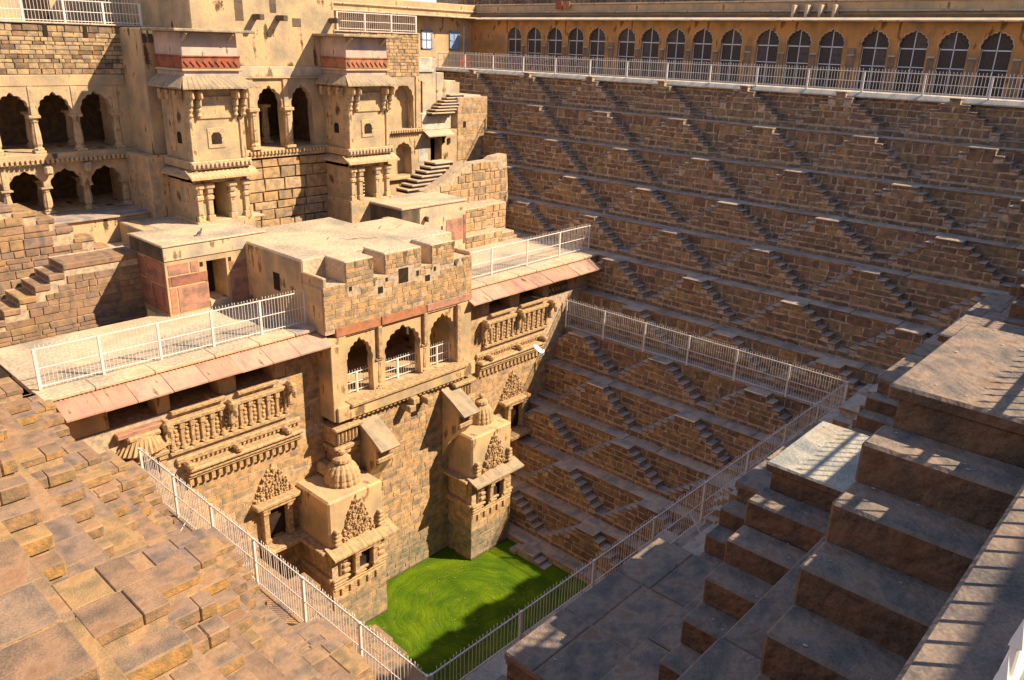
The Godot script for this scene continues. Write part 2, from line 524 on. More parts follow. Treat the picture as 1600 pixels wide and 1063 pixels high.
# ---------------------------------------------------------------- terraces with double stairs
func terrace(i: int, F: Transform3D, e0: float, e1: float, y0: float, y1: float, ua: float, ub: float, cents: Array, p: float, o: Dictionary, label: String) -> void:
	# local frame: x along the wall, y up, z out of the wall into the well; e1 = wall plane of this storey, e0 = wall plane of the storey above
	var base: Vector3 = F * Vector3((ua + ub) / 2, y1, e1)
	var th := thing("stair_terrace", label, "terrace", base, "stepped terraces of the well")
	var core: String = o.get("core", "mortar_shade")
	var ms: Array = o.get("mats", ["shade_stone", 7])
	var tm: Array = o.get("treads", ["tread", 3])
	var sd: Array = o.get("sides", ms)
	var fr := F.translated_local(Vector3(0, 0, e1))
	var r := (y0 - y1) / 7.0
	var half: float = o.get("half", .40)
	var t: float = o.get("t", .247)
	var lst := []
	var wall := MB.new()
	wall.prism(PackedVector2Array([Vector2(ua, y1 - .3), Vector2(ub, y1 - .3), Vector2(ub, y0 - .07), Vector2(ua, y0 - .07)]), fr, -0.6, -0.006)
	var wl := obj("retaining_wall", wall, M[core], th)
	var prof := func(d: float) -> float:
		if d <= half: return y0
		var k := ceilf((d - half) / t)
		return maxf(y0 - r * k, y1 + r)
	var stones: bool = o.get("stones", true)
	if stones:
		masonry(lst, wl, fr.translated_local(Vector3(0, 0, -.006)), ua, ub, y1 + r * 0.5, y0 - .07, {"mats": ms, "keep": func(a: float, b: float, va: float, vb: float) -> bool:
			var best := 1e9
			for c in cents:
				var d0 := maxf(0.0, maxf(a - c, c - b))
				best = minf(best, minf(absf(a - c), absf(b - c)) if d0 > 0 else 0.0)
			return vb > prof.call(best + 0.25)})
	# ledge paving
	var u := ua
	while u < ub - 0.02:
		var l := rng.randf_range(.9, 1.9)
		if ub - u - l < .5: l = ub - u
		var mb := MB.new()
		var dy := rng.randf_range(-.014, .010)
		mb.box(F * Vector3(u + l / 2, y0 - .04 + dy, (e0 - .05 + e1 + .025) / 2), (F.basis * Vector3(l - .012, .08, e1 + .025 - e0 + .05)).abs(), .012)
		obj2("ledge_slab", mb, M[sd[0] + str(rng.randi() % int(sd[1]))], M[tm[0] + str(rng.randi() % int(tm[1]))], th)
		u += l
	# plinth along the foot
	var pl := MB.new()
	pl.prism(PackedVector2Array([Vector2(ua, y1 - .3), Vector2(ub, y1 - .3), Vector2(ub, y1 + r - .05), Vector2(ua, y1 + r - .05)]), fr, -.02, p - .025)
	var pw := obj("plinth", pl, M[core], th)
	if stones:
		masonry(lst, pw, fr.translated_local(Vector3(0, 0, p - .025)), ua, ub, y1 - .005, y1 + r - .045, {"mats": ms, "h": [r, r + .001]})
	for ci in cents.size():
		var c: float = cents[ci]
		if c + half < ua or c - half > ub: continue
		var pts := PackedVector2Array()
		var run := half + 5.0 * t
		pts.append(Vector2(c - run, y1 + .02))
		pts.append(Vector2(c + run, y1 + .02))
		for k in range(5, 0, -1):
			pts.append(Vector2(c + half + k * t, y0 - k * r - .05))
			pts.append(Vector2(c + half + (k - 1) * t, y0 - k * r - .05))
		pts.append(Vector2(c + half, y0 - .05))
		pts.append(Vector2(c - half, y0 - .05))
		for k in range(1, 6):
			pts.append(Vector2(c - half - (k - 1) * t, y0 - k * r - .05))
			pts.append(Vector2(c - half - k * t, y0 - k * r - .05))
		var sc := MB.new()
		sc.prism(pts, fr, -.03, p - .022)
		var st := obj("double_stair", sc, M[core], th, F * Vector3(c, y1, e1))
		for sg in [-1.0, 1.0]:
			for k in range(1, 6):
				var um: float = c + sg * (half + (k - .5) * t)
				var mb := MB.new()
				var w0: float = -.05
				var thick: float = o.get("thick", .07)
				var j := rng.randf_range(-.008, .008)
				mb.box(fr * Vector3(um + sg * .008, y0 - k * r - thick / 2 + j, (w0 + p + .02) / 2), (F.basis * Vector3(t + .016, thick, p + .02 - w0)).abs(), .014)
				if o.has("flags"): specks(fr * Vector3(um, y0 - k * r + j + .002, p * .5), F.basis, t * .45, p * .45, 3)
				obj2("step", mb, M[sd[0] + str(rng.randi() % int(sd[1]))], M[tm[0] + str(rng.randi() % int(tm[1]))], st)
		if o.get("flags", false):
			var jm := MB.new()
			jm.box(fr * Vector3(c, y0 - .05, p / 2), (F.basis * Vector3(half * 2 - .01, .08, p)).abs())
			obj("joint_mortar", jm, M.gallery_stone, st)
			var nu := int(half * 2 / .5)
			for a in nu:
				var cut := rng.randf_range(.35, .65)
				for b in 2:
					var fm := MB.new()
					var z0: float = 0.0 if b == 0 else cut * p
					var z1: float = cut * p if b == 0 else p + .03
					fm.box(fr * Vector3(c - half + (a + .5) * half * 2 / nu, y0 - .035 + rng.randf_range(-.004, .004), (z0 + z1) / 2), (F.basis * Vector3(half * 2 / nu - .018, .07, z1 - z0 - .018)).abs(), .008)
					obj2("landing_slab", fm, M[sd[0] + str(rng.randi() % int(sd[1]))], M[tm[0] + str(rng.randi() % int(tm[1]))], st)
		if o.has("flags"): specks(fr * Vector3(c, y0 + .003, p * .5), F.basis, half, p * .45, 8)
		var lm := MB.new()
		if not o.get("flags", false): lm.box(fr * Vector3(c, y0 - .035, (p + .03) / 2 + .012), (F.basis * Vector3(half * 2 + .03, .07, p)).abs(), .014)
		var ltop: Material = M[tm[0] + str(rng.randi() % int(tm[1]))]
		if o.has("flags") and absf(c + 5.22) < .1: ltop = M.pale_slab
		if lm.v.size(): obj2("landing_slab", lm, M[sd[0] + str(rng.randi() % int(sd[1]))], ltop, st)
		if stones:
			masonry(lst, st, fr.translated_local(Vector3(0, 0, p - .022)), 0, 0, y1 + r, y0 - .06, {"mats": ms, "h": [.16, .3], "span": func(_va: float, vb: float) -> Vector2:
				var k := clampf(floorf((y0 - .04 - vb) / r), 0, 5)
				var hw := half + k * t
				return Vector2(maxf(ua, c - hw), minf(ub, c + hw))})
	# foot landings between the stairs
	var srt := cents.duplicate()
	srt.sort()
	var spots := []
	var prev := ua
	for c in srt:
		spots.append([prev, c - half - 5.0 * t]); prev = c + half + 5.0 * t
	spots.append([prev, ub])
	for q in spots:
		var a := maxf(q[0], ua); var b := minf(q[1], ub)
		if b - a > .08:
			var mb := MB.new()
			mb.box(fr * Vector3((a + b) / 2, y1 + r - .03, (p + .02) / 2 - .02), (F.basis * Vector3(b - a - .01, .06, p + .02)).abs(), .012)
			obj2("foot_landing", mb, M[sd[0] + str(rng.randi() % int(sd[1]))], M[tm[0] + str(rng.randi() % int(tm[1]))], th)
	flush_stones(lst, th, o.get("most", 300))

var speck_mb := MB.new()

func specks(at: Vector3, bs: Basis, hu: float, hw: float, n: int) -> void:
	for k in n:
		var q := at + bs * Vector3(rng.randf_range(-hu, hu), 0, rng.randf_range(-hw, hw))
		var r := rng.randf_range(.003, .008)
		for m in 6:
			var a := TAU * m / 6
			var b := TAU * (m + 1) / 6
			speck_mb.tri(q + Vector3(0, .004, 0), q + Vector3(cos(b) * r, .002, sin(b) * r * 1.4), q + Vector3(cos(a) * r, .002, sin(a) * r * 1.4))

func centres(first: float, pitch: float, ua: float, ub: float) -> Array:
	var out := []
	var c := first - ceilf((first - ua) / pitch) * pitch
	while c < ub + 1.0:
		if c > ua - 0.3 and c < ub + 0.3: out.append(c)
		c += pitch
	return out

func near_edge(i: int) -> float:
	return .26 + 1.03 * i

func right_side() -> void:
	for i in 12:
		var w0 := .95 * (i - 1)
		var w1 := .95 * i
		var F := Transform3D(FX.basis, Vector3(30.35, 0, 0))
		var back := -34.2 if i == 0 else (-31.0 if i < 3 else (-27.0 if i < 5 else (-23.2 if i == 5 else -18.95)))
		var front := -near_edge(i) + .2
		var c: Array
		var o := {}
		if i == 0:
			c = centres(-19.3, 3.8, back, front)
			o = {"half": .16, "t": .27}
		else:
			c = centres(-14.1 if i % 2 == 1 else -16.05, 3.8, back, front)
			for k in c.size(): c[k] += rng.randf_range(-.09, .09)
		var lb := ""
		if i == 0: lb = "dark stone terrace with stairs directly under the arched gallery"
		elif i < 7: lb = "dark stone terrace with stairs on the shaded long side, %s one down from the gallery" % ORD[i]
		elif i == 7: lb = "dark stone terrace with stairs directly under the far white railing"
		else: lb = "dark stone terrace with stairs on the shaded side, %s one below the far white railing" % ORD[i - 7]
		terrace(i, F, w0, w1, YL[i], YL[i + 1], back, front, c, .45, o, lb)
	# last ledge at the water's edge
	var th := thing("water_ledge", "lowest dark ledge with small steps at the edge of the green water", "ledge", Vector3(19, S - .5, -14))
	boxp("retaining_wall", th, M.mortar_shade, 18.95, 20.3, S - .6, YL[12] - .07, -18.95, -11.0)
	var u := -18.9
	while u < -11.2:
		var l := rng.randf_range(.9, 1.6)
		boxp("ledge_slab", th, M["tread%d" % (rng.randi() % 3)], 18.9, 20.0, YL[12] - .08, YL[12], u, u + l - .012, .012)
		u += l
	boxp("landing_slab", th, M.tread1, 18.45, 18.92, S - .3, YL[12], -16.3, -15.5, .015)
	boxp("step", th, M.tread0, 18.45, 18.92, S - .3, YL[12] - .15, -15.5, -15.22, .015)
	boxp("step", th, M.tread0, 18.45, 18.92, S - .3, YL[12] - .26, -15.2, -14.95, .015)
	boxp("step", th, M.tread2, 18.4, 18.9, S - .3, YL[12] - .15, -16.62, -16.32, .015)

func near_gallery() -> void:
	# the same gallery runs along the near brink, behind the photographer; its eave shades the walkway
	var th := thing("near_gallery", "gallery roof along the near brink behind the photographer", "gallery", Vector3(14, -1.22, 3))
	boxp("eave", th, M.plaster_pale, -3.0, 32.0, 1.21, 1.27, 1.93, 3.2, .01)
	boxp("roof", th, M.plaster_pale, -3.0, 32.0, 1.25, 1.4, 2.6, 6.5)
	boxp("wall", th, M.plaster_orange, -3.0, 32.0, -1.3, 1.25, 5.0, 5.4)
	for k in 12:
		boxp("pier", th, M.plaster_orange, -2.4 + k * 2.9, -2.0 + k * 2.9, -1.32, 1.25, 2.6, 2.95)

func left_side() -> void:
	var F := Transform3D(Basis(Vector3(0, 0, -1), Vector3.UP, Vector3(1, 0, 0)), Vector3(-.75, 0, 0))
	for i in 12:
		var w0 := 1.05 * (i - 1)
		var w1 := 1.05 * i
		var ua := near_edge(i) - .2
		var ub := 18.95 if i > 5 else 23.5
		var c := centres(13.1 if i % 2 == 0 else 11.2, 3.8, ua, ub)
		var lb := "sunlit sandstone terrace of worn steps on the left side, %s one from the top" % ORD[i]
		if i == 7: lb = "sunlit sandstone terrace below the left white railing, which stands on its ledge"
		left_terrace(i, F, w0, w1, YL[i], YL[i + 1], ua, ub, c, .55, lb)

func left_terrace(i: int, F: Transform3D, e0: float, e1: float, y0: float, y1: float, ua: float, ub: float, cents: Array, p: float, label: String) -> void:
	# the same stepped storey, seen from above: every step is a block of its own, paved by several stones
	var th := thing("stair_terrace", label, "terrace", F * Vector3((ua + ub) / 2, y1, e1), "stepped terraces of the well")
	var fr := F.translated_local(Vector3(0, 0, e1))
	var r := (y0 - y1) / 7.0
	var half := .42
	var t := .247
	var wall := MB.new()
	wall.prism(PackedVector2Array([Vector2(ua, y1 - .3), Vector2(ub, y1 - .3), Vector2(ub, y0 - .012), Vector2(ua, y0 - .012)]), fr, -1.3, -0.01)
	obj("retaining_wall", wall, M.mortar_left, th)
	pave(th, fr, ua, ub, y0, -(e1 - e0) - .05, .02, .5, 1.3)
	var pl := MB.new()
	pl.prism(PackedVector2Array([Vector2(ua, y1 - .3), Vector2(ub, y1 - .3), Vector2(ub, y1 + r - .02), Vector2(ua, y1 + r - .02)]), fr, -.02, p - .02)
	obj("plinth", pl, M.mortar_left, th)
	var ends := []
	for c: float in cents:
		var core := MB.new()
		core.bx(0, 0, 0, 0, 0, 0)
		core.v.clear()
		for k in 6:
			core.prism(PackedVector2Array([Vector2(c - half - k * t + .024, y1 + .001 * k), Vector2(c + half + k * t - .024, y1 + .001 * k), Vector2(c + half + k * t - .024, y0 - k * r - .013), Vector2(c - half - k * t + .024, y0 - k * r - .013)]), fr, -.03, p - .03 - .0015 * k)
		var st := obj("double_stair", core, M.mortar_left, th, F * Vector3(c, y1, e1))
		pave(st, fr, c - half, c + half, y0 + .004, 0.0, p, .3, .6, "landing_slab")
		for sg in [-1.0, 1.0]:
			for k in range(1, 6):
				var um: float = c + sg * (half + (k - .5) * t)
				var cut := rng.randf_range(.3, .75) if rng.randf() < .3 else 1.0
				for part in ([[0.0, cut], [cut, 1.0]] if cut < 1.0 else [[0.0, 1.0]]):
					var mb := MB.new()
					var a: float = lerpf(-.02, p + .02, part[0]); var b: float = lerpf(-.02, p + .02, part[1])
					mb.box(fr * Vector3(um + sg * rng.randf_range(-.01, .012), y0 - k * r - r * .45 + rng.randf_range(-.006, .005), (a + b) / 2), (F.basis * Vector3(t + .012, r * .9, b - a - .006)).abs(), rng.randf_range(.006, .02), Basis(Vector3.UP, rng.randf_range(-.015, .015)))
					obj2("step", mb, M["side%d" % (rng.randi() % 4)], M["paving%d" % (rng.randi() % 7)], st)
		ends.append([c - half - 5 * t, c + half + 5 * t])
	var prev := ua
	for e in ends + [[ub, ub]]:
		if e[0] - prev > .05:
			pave(th, fr, prev, e[0], y1 + r, 0.0, p + .02, .3, .7, "foot_landing")
		prev = maxf(prev, e[1])

func pave(par: Node, fr: Transform3D, ua: float, ub: float, y: float, w0: float, w1: float, l0: float, l1: float, called := "paving_stone") -> void:
	var u := ua
	while u < ub - .02:
		var l := rng.randf_range(l0, l1)
		if ub - u - l < l0 * .6: l = ub - u
		var cuts := [w0, w1]
		if w1 - w0 > .5 and rng.randf() < .6:
			cuts = [w0, lerpf(w0, w1, rng.randf_range(.35, .65)), w1]
		for k in cuts.size() - 1:
			var mb := MB.new()
			var a: float = cuts[k]; var b: float = cuts[k + 1]
			mb.box(fr * Vector3(u + l / 2, y - .05 + rng.randf_range(-.004, .003), (a + b) / 2), (fr.basis * Vector3(l - .018, .1, b - a - .008)).abs(), .008, Basis(Vector3.UP, rng.randf_range(-.008, .008)))
			obj2(called, mb, M["side%d" % (rng.randi() % 4)], M["paving%d" % (rng.randi() % 7)], par)
		u += l

func near_side() -> void:
	var F := Transform3D(Basis(Vector3(-1, 0, 0), Vector3.UP, Vector3(0, 0, -1)), Vector3(0, 0, -.26))
	var firsts := [4.0, 5.22, 4.27, 6.0, 7.9, 6.0, 7.9, 6.0, 7.9, 6.0, 7.9, 6.0]
	for i in 12:
		var w0 := 1.03 * (i - 1) if i > 0 else -.1
		var w1 := 1.03 * i
		var y0: float = YL[i] if i > 0 else -1.31
		var xl := -.75 + 1.05 * i
		var xr := 30.35 - .95 * i
		var c := []
		for q in centres(firsts[i], 3.8, xl + .3, xr - .3): c.append(-q)
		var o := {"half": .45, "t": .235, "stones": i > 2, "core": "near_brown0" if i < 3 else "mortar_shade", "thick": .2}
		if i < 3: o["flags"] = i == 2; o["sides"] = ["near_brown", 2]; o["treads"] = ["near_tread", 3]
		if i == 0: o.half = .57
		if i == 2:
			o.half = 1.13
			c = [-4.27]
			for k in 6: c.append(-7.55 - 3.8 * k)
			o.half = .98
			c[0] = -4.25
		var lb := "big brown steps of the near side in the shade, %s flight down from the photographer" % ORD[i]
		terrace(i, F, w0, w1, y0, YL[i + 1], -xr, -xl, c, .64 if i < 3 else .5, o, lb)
	var dr := obj("droppings", speck_mb, M.gull_lime)
	dr.set_meta("kind", "stuff")
	dr.set_meta("label", "white flecks of bird droppings scattered over the near steps")
	# low coping wall at the brink
	var th := thing("coping_wall", "long narrow coping in slanting sun along the brink of the near steps", "wall", Vector3(10, -1.31, -.1))
	var x := -1.0
	while x < 30:
		boxp("coping_stone", th, M["near_tread%d" % (rng.randi() % 3)], x, x + 1.99, -1.7, -1.15, -.27, .6, .012)
		x += 2.0

# ---------------------------------------------------------------- arches, columns, fences
func arch_pts(cx: float, w: float, spring: float, apex: float, foils := 7, ext := 0.0) -> PackedVector2Array:
	var out := PackedVector2Array()
	var n := foils * 4
	for k in n + 1:
		var a := PI - PI * k / n
		var rr := 0.93 + 0.07 * absf(sin(foils * a)) if foils > 0 else 1.0
		var y := pow(sin(a), 0.85) * rr + 0.10 * exp(-pow((a - PI / 2) / 0.16, 2.0))
		out.append(Vector2(cx + cos(a) * rr * (w / 2 + ext), spring + y * (apex + ext - spring) / 1.1))
	return out

func arch_panel(mb: MB, fr: Transform3D, x0: float, x1: float, y0: float, y1: float, cx: float, w: float, spring: float, apex: float, d0: float, d1: float, foils := 7) -> void:
	var p := PackedVector2Array([Vector2(x0, y0), Vector2(cx - w / 2, y0)])
	p.append_array(arch_pts(cx, w, spring, apex, foils))
	p.append_array(PackedVector2Array([Vector2(cx + w / 2, y0), Vector2(x1, y0), Vector2(x1, y1), Vector2(x0, y1)]))
	mb.prism(p, fr, d0, d1)

func column(par: Node, m: Material, x: float, y0: float, y1: float, z: float, w := .13) -> MeshInstance3D:
	# square base, fluted shaft with a belly, bracket capital
	var mb := MB.new()
	var h := y1 - y0
	mb.bx(x - w * 1.25, x + w * 1.25, y0, y0 + h * .07, z - w * 1.25, z + w * 1.25, .012)
	var fr := Transform3D(Basis(), Vector3(x, y0, z))
	mb.lathe([Vector2(w * 1.15, h * .07), Vector2(w * 1.2, h * .12), Vector2(w * .75, h * .17), Vector2(w * 1.02, h * .24), Vector2(w * .98, h * .5), Vector2(w * .72, h * .8), Vector2(w * .95, h * .84), Vector2(w * .8, h * .87), Vector2(w * 1.15, h * .92)], 16, fr, .12, 8)
	mb.bx(x - w * 1.3, x + w * 1.3, y0 + h * .92, y1, z - w * 1.2, z + w * 1.2, .015)
	return obj("column", mb, m, par, Vector3(x, y0, z))

var bar_mesh := {}

func fence(label: String, a: Vector3, b: Vector3, h: float, pitch: float, post: float, o := {}) -> void:
	var th := thing("railing", label, "railing", a, o.get("group", "white iron railings of the well"))
	var d := (b - a)
	var L := d.length()
	var dir := d / L
	var m: Material = M.white_metal
	var bs := Basis(dir, Vector3.UP, dir.cross(Vector3.UP))
	var rails := [[h, .029], [h * .52, .022], [.07, .022]]
	if o.get("one_rail", false): rails = [[h, .03]]
	for q in rails:
		var mb := MB.new()
		var sag := .0
		mb.box((a + b) / 2 + Vector3.UP * (q[0] - sag), Vector3(L, q[1], q[1] * .8), .004, bs)
		obj("rail", mb, m, th)
	var key := str(h)
	if not bar_mesh.has(key):
		var mb := MB.new()
		mb.tube(Vector3(0, .02, 0), Vector3(0, h + .07, 0), .0062, 6)
		mb.tri(Vector3(.0085, h + .07, .0085), Vector3(0, h + .115, 0), Vector3(.0085, h + .07, -.0085))
		mb.tri(Vector3(-.0085, h + .07, -.0085), Vector3(0, h + .115, 0), Vector3(-.0085, h + .07, .0085))
		mb.tri(Vector3(-.0085, h + .07, .0085), Vector3(0, h + .115, 0), Vector3(.0085, h + .07, .0085))
		mb.tri(Vector3(.0085, h + .07, -.0085), Vector3(0, h + .115, 0), Vector3(-.0085, h + .07, -.0085))
		var pm := MB.new()
		pm.bx(-.032, .032, -.02, h + .02, -.024, .024, .006)
		bar_mesh[key] = [mb.mesh(m), pm.mesh(m)]
	var np := int(round(L / post))
	var posts := []
	for k in np + 1:
		var u: float = minf(L, k * L / np)
		posts.append(u)
		var p := MeshInstance3D.new()
		p.mesh = bar_mesh[key][1]
		p.transform = Transform3D(bs, dir * u)
		add_at(p, "post", th)
	var n := int(L / pitch)
	for k in n:
		var u := (k + .5) * L / n
		var skip := false
		for q in posts:
			if absf(u - q) < .045: skip = true
		if skip: continue
		var p := MeshInstance3D.new()
		p.mesh = bar_mesh[key][0]
		p.transform = Transform3D(Basis(dir, rng.randf_range(-.012, .012)) * Basis(bs.z, rng.randf_range(-.008, .008)), dir * u + Vector3.UP * rng.randf_range(-.01, .01))
		add_at(p, "bar", th)
	for q in o.get("braces", []):
		var mb := MB.new()
		mb.tube(a + dir * q + Vector3.UP * h * .52, a + dir * q + o.out * .45 + Vector3.UP * .02, .016, 6)
		obj("brace", mb, m, th)

func fences() -> void:
	fence("long white railing down the sunlit left ledge above the duckweed", Vector3(6.56, -10.53, -18.12), Vector3(6.56, -10.53, -7.6), 1.1, .087, 1.9, {"braces": [2.6, 5.0, 7.4], "out": Vector3(-1, 0, 0)})
	fence("white railing rising to the right between the duckweed and the near steps", Vector3(6.62, -10.53, -7.57), Vector3(23.66, -10.53, -7.57), 1.1, .087, 2.1, {"braces": [7.9, 14.5], "out": Vector3(0, 0, 1)})
	fence("white railing along the middle of the shaded stair wall", Vector3(23.7, -10.53, -7.6), Vector3(23.7, -10.53, -18.75), 1.1, .087, 1.95)
	fence("white railing on the left roof terrace of the pavilion beside the pink room", Vector3(5.06, -7.83, -19.45), Vector3(12.15, -7.83, -19.3), .98, .09, 1.35)
	fence("white railing on the right roof terrace of the pavilion", Vector3(18.1, -7.83, -19.4), Vector3(25.88, -7.83, -19.5), .98, .09, 2.0)
	fence("low white railing along the brink in front of the arched gallery", Vector3(30.28, -1.2, -33.6), Vector3(30.28, -1.2, -.9), .68, .11, 2.0)
	fence("pale railing on the left palace terrace above the rubble wall", Vector3(5.2, .24, -28.0), Vector3(12.2, .24, -28.0), .66, .1, 1.1)
	fence("pale railing on the palace terrace beside the blue window", Vector3(19.9, .37, -28.0), Vector3(23.95, .37, -28.0), .66, .1, 1.3)
	fence("white railing close to the camera on the coping of the near brink", Vector3(-2.0, -1.15, -.075), Vector3(14.9, -1.15, -.075), .34, .09, 16.9, {"one_rail": true})
	fence("far end of the white railing on the coping of the near brink", Vector3(15.0, -1.15, -.075), Vector3(31.0, -1.15, -.075), .34, .09, 2.0, {"one_rail": true})
	fence("small white railing in the left arch of the central pavilion", Vector3(12.95, -10.23, -18.75), Vector3(13.98, -10.23, -18.75), .66, .095, .52)
	fence("small white railing in the wide middle arch of the central pavilion", Vector3(14.3, -10.23, -18.75), Vector3(15.86, -10.23, -18.75), .66, .095, .78)
	fence("small white railing in the right arch of the central pavilion", Vector3(16.2, -10.23, -18.75), Vector3(17.36, -10.23, -18.75), .66, .095, .58)

# ---------------------------------------------------------------- arched gallery on the right
func gallery() -> void:
	var X := 32.9
	var th := thing("arcade_gallery", "long orange plastered gallery with glazed cusped arches over the stair wall", "gallery", Vector3(X, -1.22, -16))
	var fr := Transform3D(FX.basis, Vector3(X, 0, 0))
	boxp("walkway", th, M.plaster_pale, 30.5, X + 4, -1.5, -1.2, -34.4, 0.8, .01)
	var cb := MB.new()
	cb.prism(PackedVector2Array([Vector2(-.16, -1.4), Vector2(.0, -1.4), Vector2(.3, -1.2), Vector2(.3, -1.195), Vector2(-.02, -1.22), Vector2(-.16, -1.36)]), Transform3D(Basis(Vector3(1, 0, 0), Vector3.UP, Vector3(0, 0, 1)), Vector3(30.3, 0, 0)), -34.4, .8)
	obj("walkway_edge", cb, M.pale_wash, th)  # pale tone and slope chosen to make this brink look sunlit
	var cs := [-30.54, -29.15, -27.76, -26.4, -25.07, -23.34, -22.01, -20.65, -19.29, -17.89, -16.24, -14.89, -13.56, -11.88, -10.49, -9.12, -7.74, -6.3, -4.9, -3.5, -2.1]
	var prev := -34.4
	for k in cs.size():
		var c: float = cs[k]
		var nx: float = (c + cs[k + 1]) / 2 if k + 1 < cs.size() else 0.8
		var mb := MB.new()
		arch_panel(mb, fr, prev, nx, -1.2, 1.2, c, 1.02, .32, .93, -.35, 0.0, 9)
		obj("arch_bay", mb, M.plaster_orange, th)
		# moulded rim of the arch
		var rim := MB.new()
		var a := arch_pts(c, 1.02, .32, .93, 9, .05)
		var b := arch_pts(c, 1.02, .32, .93, 9, .012)
		for i in a.size() - 1:
			var q := PackedVector2Array([b[i], b[i + 1], a[i + 1], a[i]])
			rim.prism(PackedVector2Array([q[3], q[0], q[1], q[2]]), fr, -.01, .022)
		obj("arch_rim", rim, M.plaster_pale, th)
		var wf := MB.new()
		for q in [[c - .015, c + .015, -1.2, .92], [c - .5, c - .46, -1.2, .34], [c + .46, c + .5, -1.2, .34], [c - .5, c + .5, .27, .31], [c - .5, c + .5, -.37, -.34]]:
			wf.bx(X + .1, X + .14, q[2], q[3], q[0], q[1])
		var ap := arch_pts(c, .98, .32, .92, 0)
		for i in ap.size() - 1:
			wf.tube(fr * Vector3(ap[i].x, ap[i].y, -.12), fr * Vector3(ap[i + 1].x, ap[i + 1].y, -.12), .018, 5)
		var w := obj("window", wf, M.window_white, th, Vector3(X + .12, -1.2, c))
		for hz in [-1, 1]:
			for vr in [[-1.18, -.37], [-.34, .27], [.31, .88]]:
				var pn := MB.new()
				pn.bx(X + .115, X + .125, vr[0], vr[1], c + .02 if hz > 0 else c - .48, c + .48 if hz > 0 else c - .02)
				obj("pane", pn, M.dark_pane if rng.randf() < .75 else M.dusty_pane, w)
		prev = nx
		boxp("pilaster", th, M.gallery_stone, X - .045, X, -1.2, -.02, nx - .11, nx + .11, .012)
		if k in [4, 9, 12]: boxp("pier_panel", th, M.gallery_stone, X - .03, X, -.6, .25, nx - .16, nx + .16, .02)
		# capital band on the pier
		boxp("pier_band", th, M.plaster_pale, X - .06, X, -.02, .05, nx - .14, nx + .14, .01)
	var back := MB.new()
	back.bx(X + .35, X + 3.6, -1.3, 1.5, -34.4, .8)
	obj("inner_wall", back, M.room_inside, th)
	var ev := MB.new()
	ev.prism(PackedVector2Array([Vector2(0, 1.27), Vector2(.46, 1.215), Vector2(.46, 1.26), Vector2(0, 1.36)]), Transform3D(Basis(Vector3(-1, 0, 0), Vector3.UP, Vector3(0, 0, -1)), Vector3(X, 0, -16.6)), -17.3, 16.4)
	obj("eave", ev, M.plaster_pale, th)
	boxp("roof_slab", th, M.plaster_pale, X - .02, X + 4.5, 1.21, 1.34, -38, .8, .02)
	boxp("parapet", th, M.plaster, X + .75, X + 1.0, 1.33, 1.98, -38, 1.5, .02)
	boxp("parapet_cap", th, M.plaster_pale, X + .66, X + 1.08, 1.6, 1.68, -38, 1.5, .015)
	boxp("parapet_coping", th, M.plaster_pale, X + .7, X + 1.05, 1.98, 2.05, -38, 1.5, .02)
	var rb := thing("rubble_wall", "rough brown rubble wall rising behind the gallery roof", "wall", Vector3(X + 3, 1.3, -16))
	var rw := boxp("core", rb, M.mortar_shade, X + 3, X + 3.6, 1.3, 4.2, -40, 3)
	var lst := []
	masonry(lst, rw, Transform3D(FX.basis, Vector3(X + 3, 0, 0)), -38, 0, 1.9, 3.2, {"h": [.12, .3], "l": [.15, .5], "d": .06})
	flush_stones(lst, rb, 200)
	# four little upright blocks on the parapet
	var up := thing("roof_blocks", "four small upright blocks standing on the gallery parapet", "parapet blocks", Vector3(X + .4, 1.4, -15))
	for k in 4:
		boxp("upright_block", up, M.plaster_pale, X + .3, X + .72, 1.34, 1.85, -15.55 + k * .56, -15.43 + k * .56, .02)
	for k in 2:
		var sg := boxp("sign_board", self, M.red_band if k == 0 else M.red_orange, X + .60, X + .66, 1.78, 2.15, -28.3 + k * .5, -27.9 + k * .5)
		tag(sg, "small dark red board on the gallery parapet" if k == 0 else "small orange board on the gallery parapet beside the red one", "board")
	# return wall with blue windows at the far corner
	var rt := thing("corner_building", "sunlit plaster building with blue windows in the far corner", "building", Vector3(28, -1.2, -33.8))
	boxp("wall", rt, M.plaster, 23.4, X, -1.5, 1.25, -34.6, -33.8)
	boxp("eave", rt, M.plaster_pale, 18.6, X, 1.26, 1.34, -34.6, -33.05, .02)
	boxp("parapet", rt, M.plaster, 18.6, X + .8, 1.34, 2.0, -34.7, -34.2, .03)
	boxp("parapet_cap", rt, M.plaster_pale, 18.6, X + .8, 1.62, 1.7, -34.15, -34.1, .015)
	for q in [[29.25, 29.98], [31.25, 31.95]]:
		var wf := MB.new()
		for e in [[q[0], q[0] + .07, -.32, .6], [q[1] - .07, q[1], -.32, .6], [q[0], q[1], .53, .6], [q[0], q[1], -.32, -.26], [(q[0] + q[1]) / 2 - .02, (q[0] + q[1]) / 2 + .02, -.3, .55], [q[0], q[1], .12, .16]]:
			wf.bx(e[0], e[1], e[2], e[3], -33.8, -33.74)
		var w := obj("window", wf, M.window_blue, rt, Vector3(q[0], -.3, -33.8))
		boxp("pane", w, M.window_white if q[0] < 30 else M.window_blue, q[0] + .05, q[1] - .05, -.28, .55, -33.8, -33.77)
	boxp("window_grille", rt, M.window_white, 32.3, 32.34, -1.1, .9, -33.8, -33.76)
	boxp("inner_room", rt, M.dark_inside, 19.8, 23.4, -.2, 1.26, -34.6, -34.2)
	for q in [20.6, 22.4]:
		boxp("dark_opening", rt, M.dark_inside, q - .5, q + .55, .3, 1.2, -34.2, -34.16)

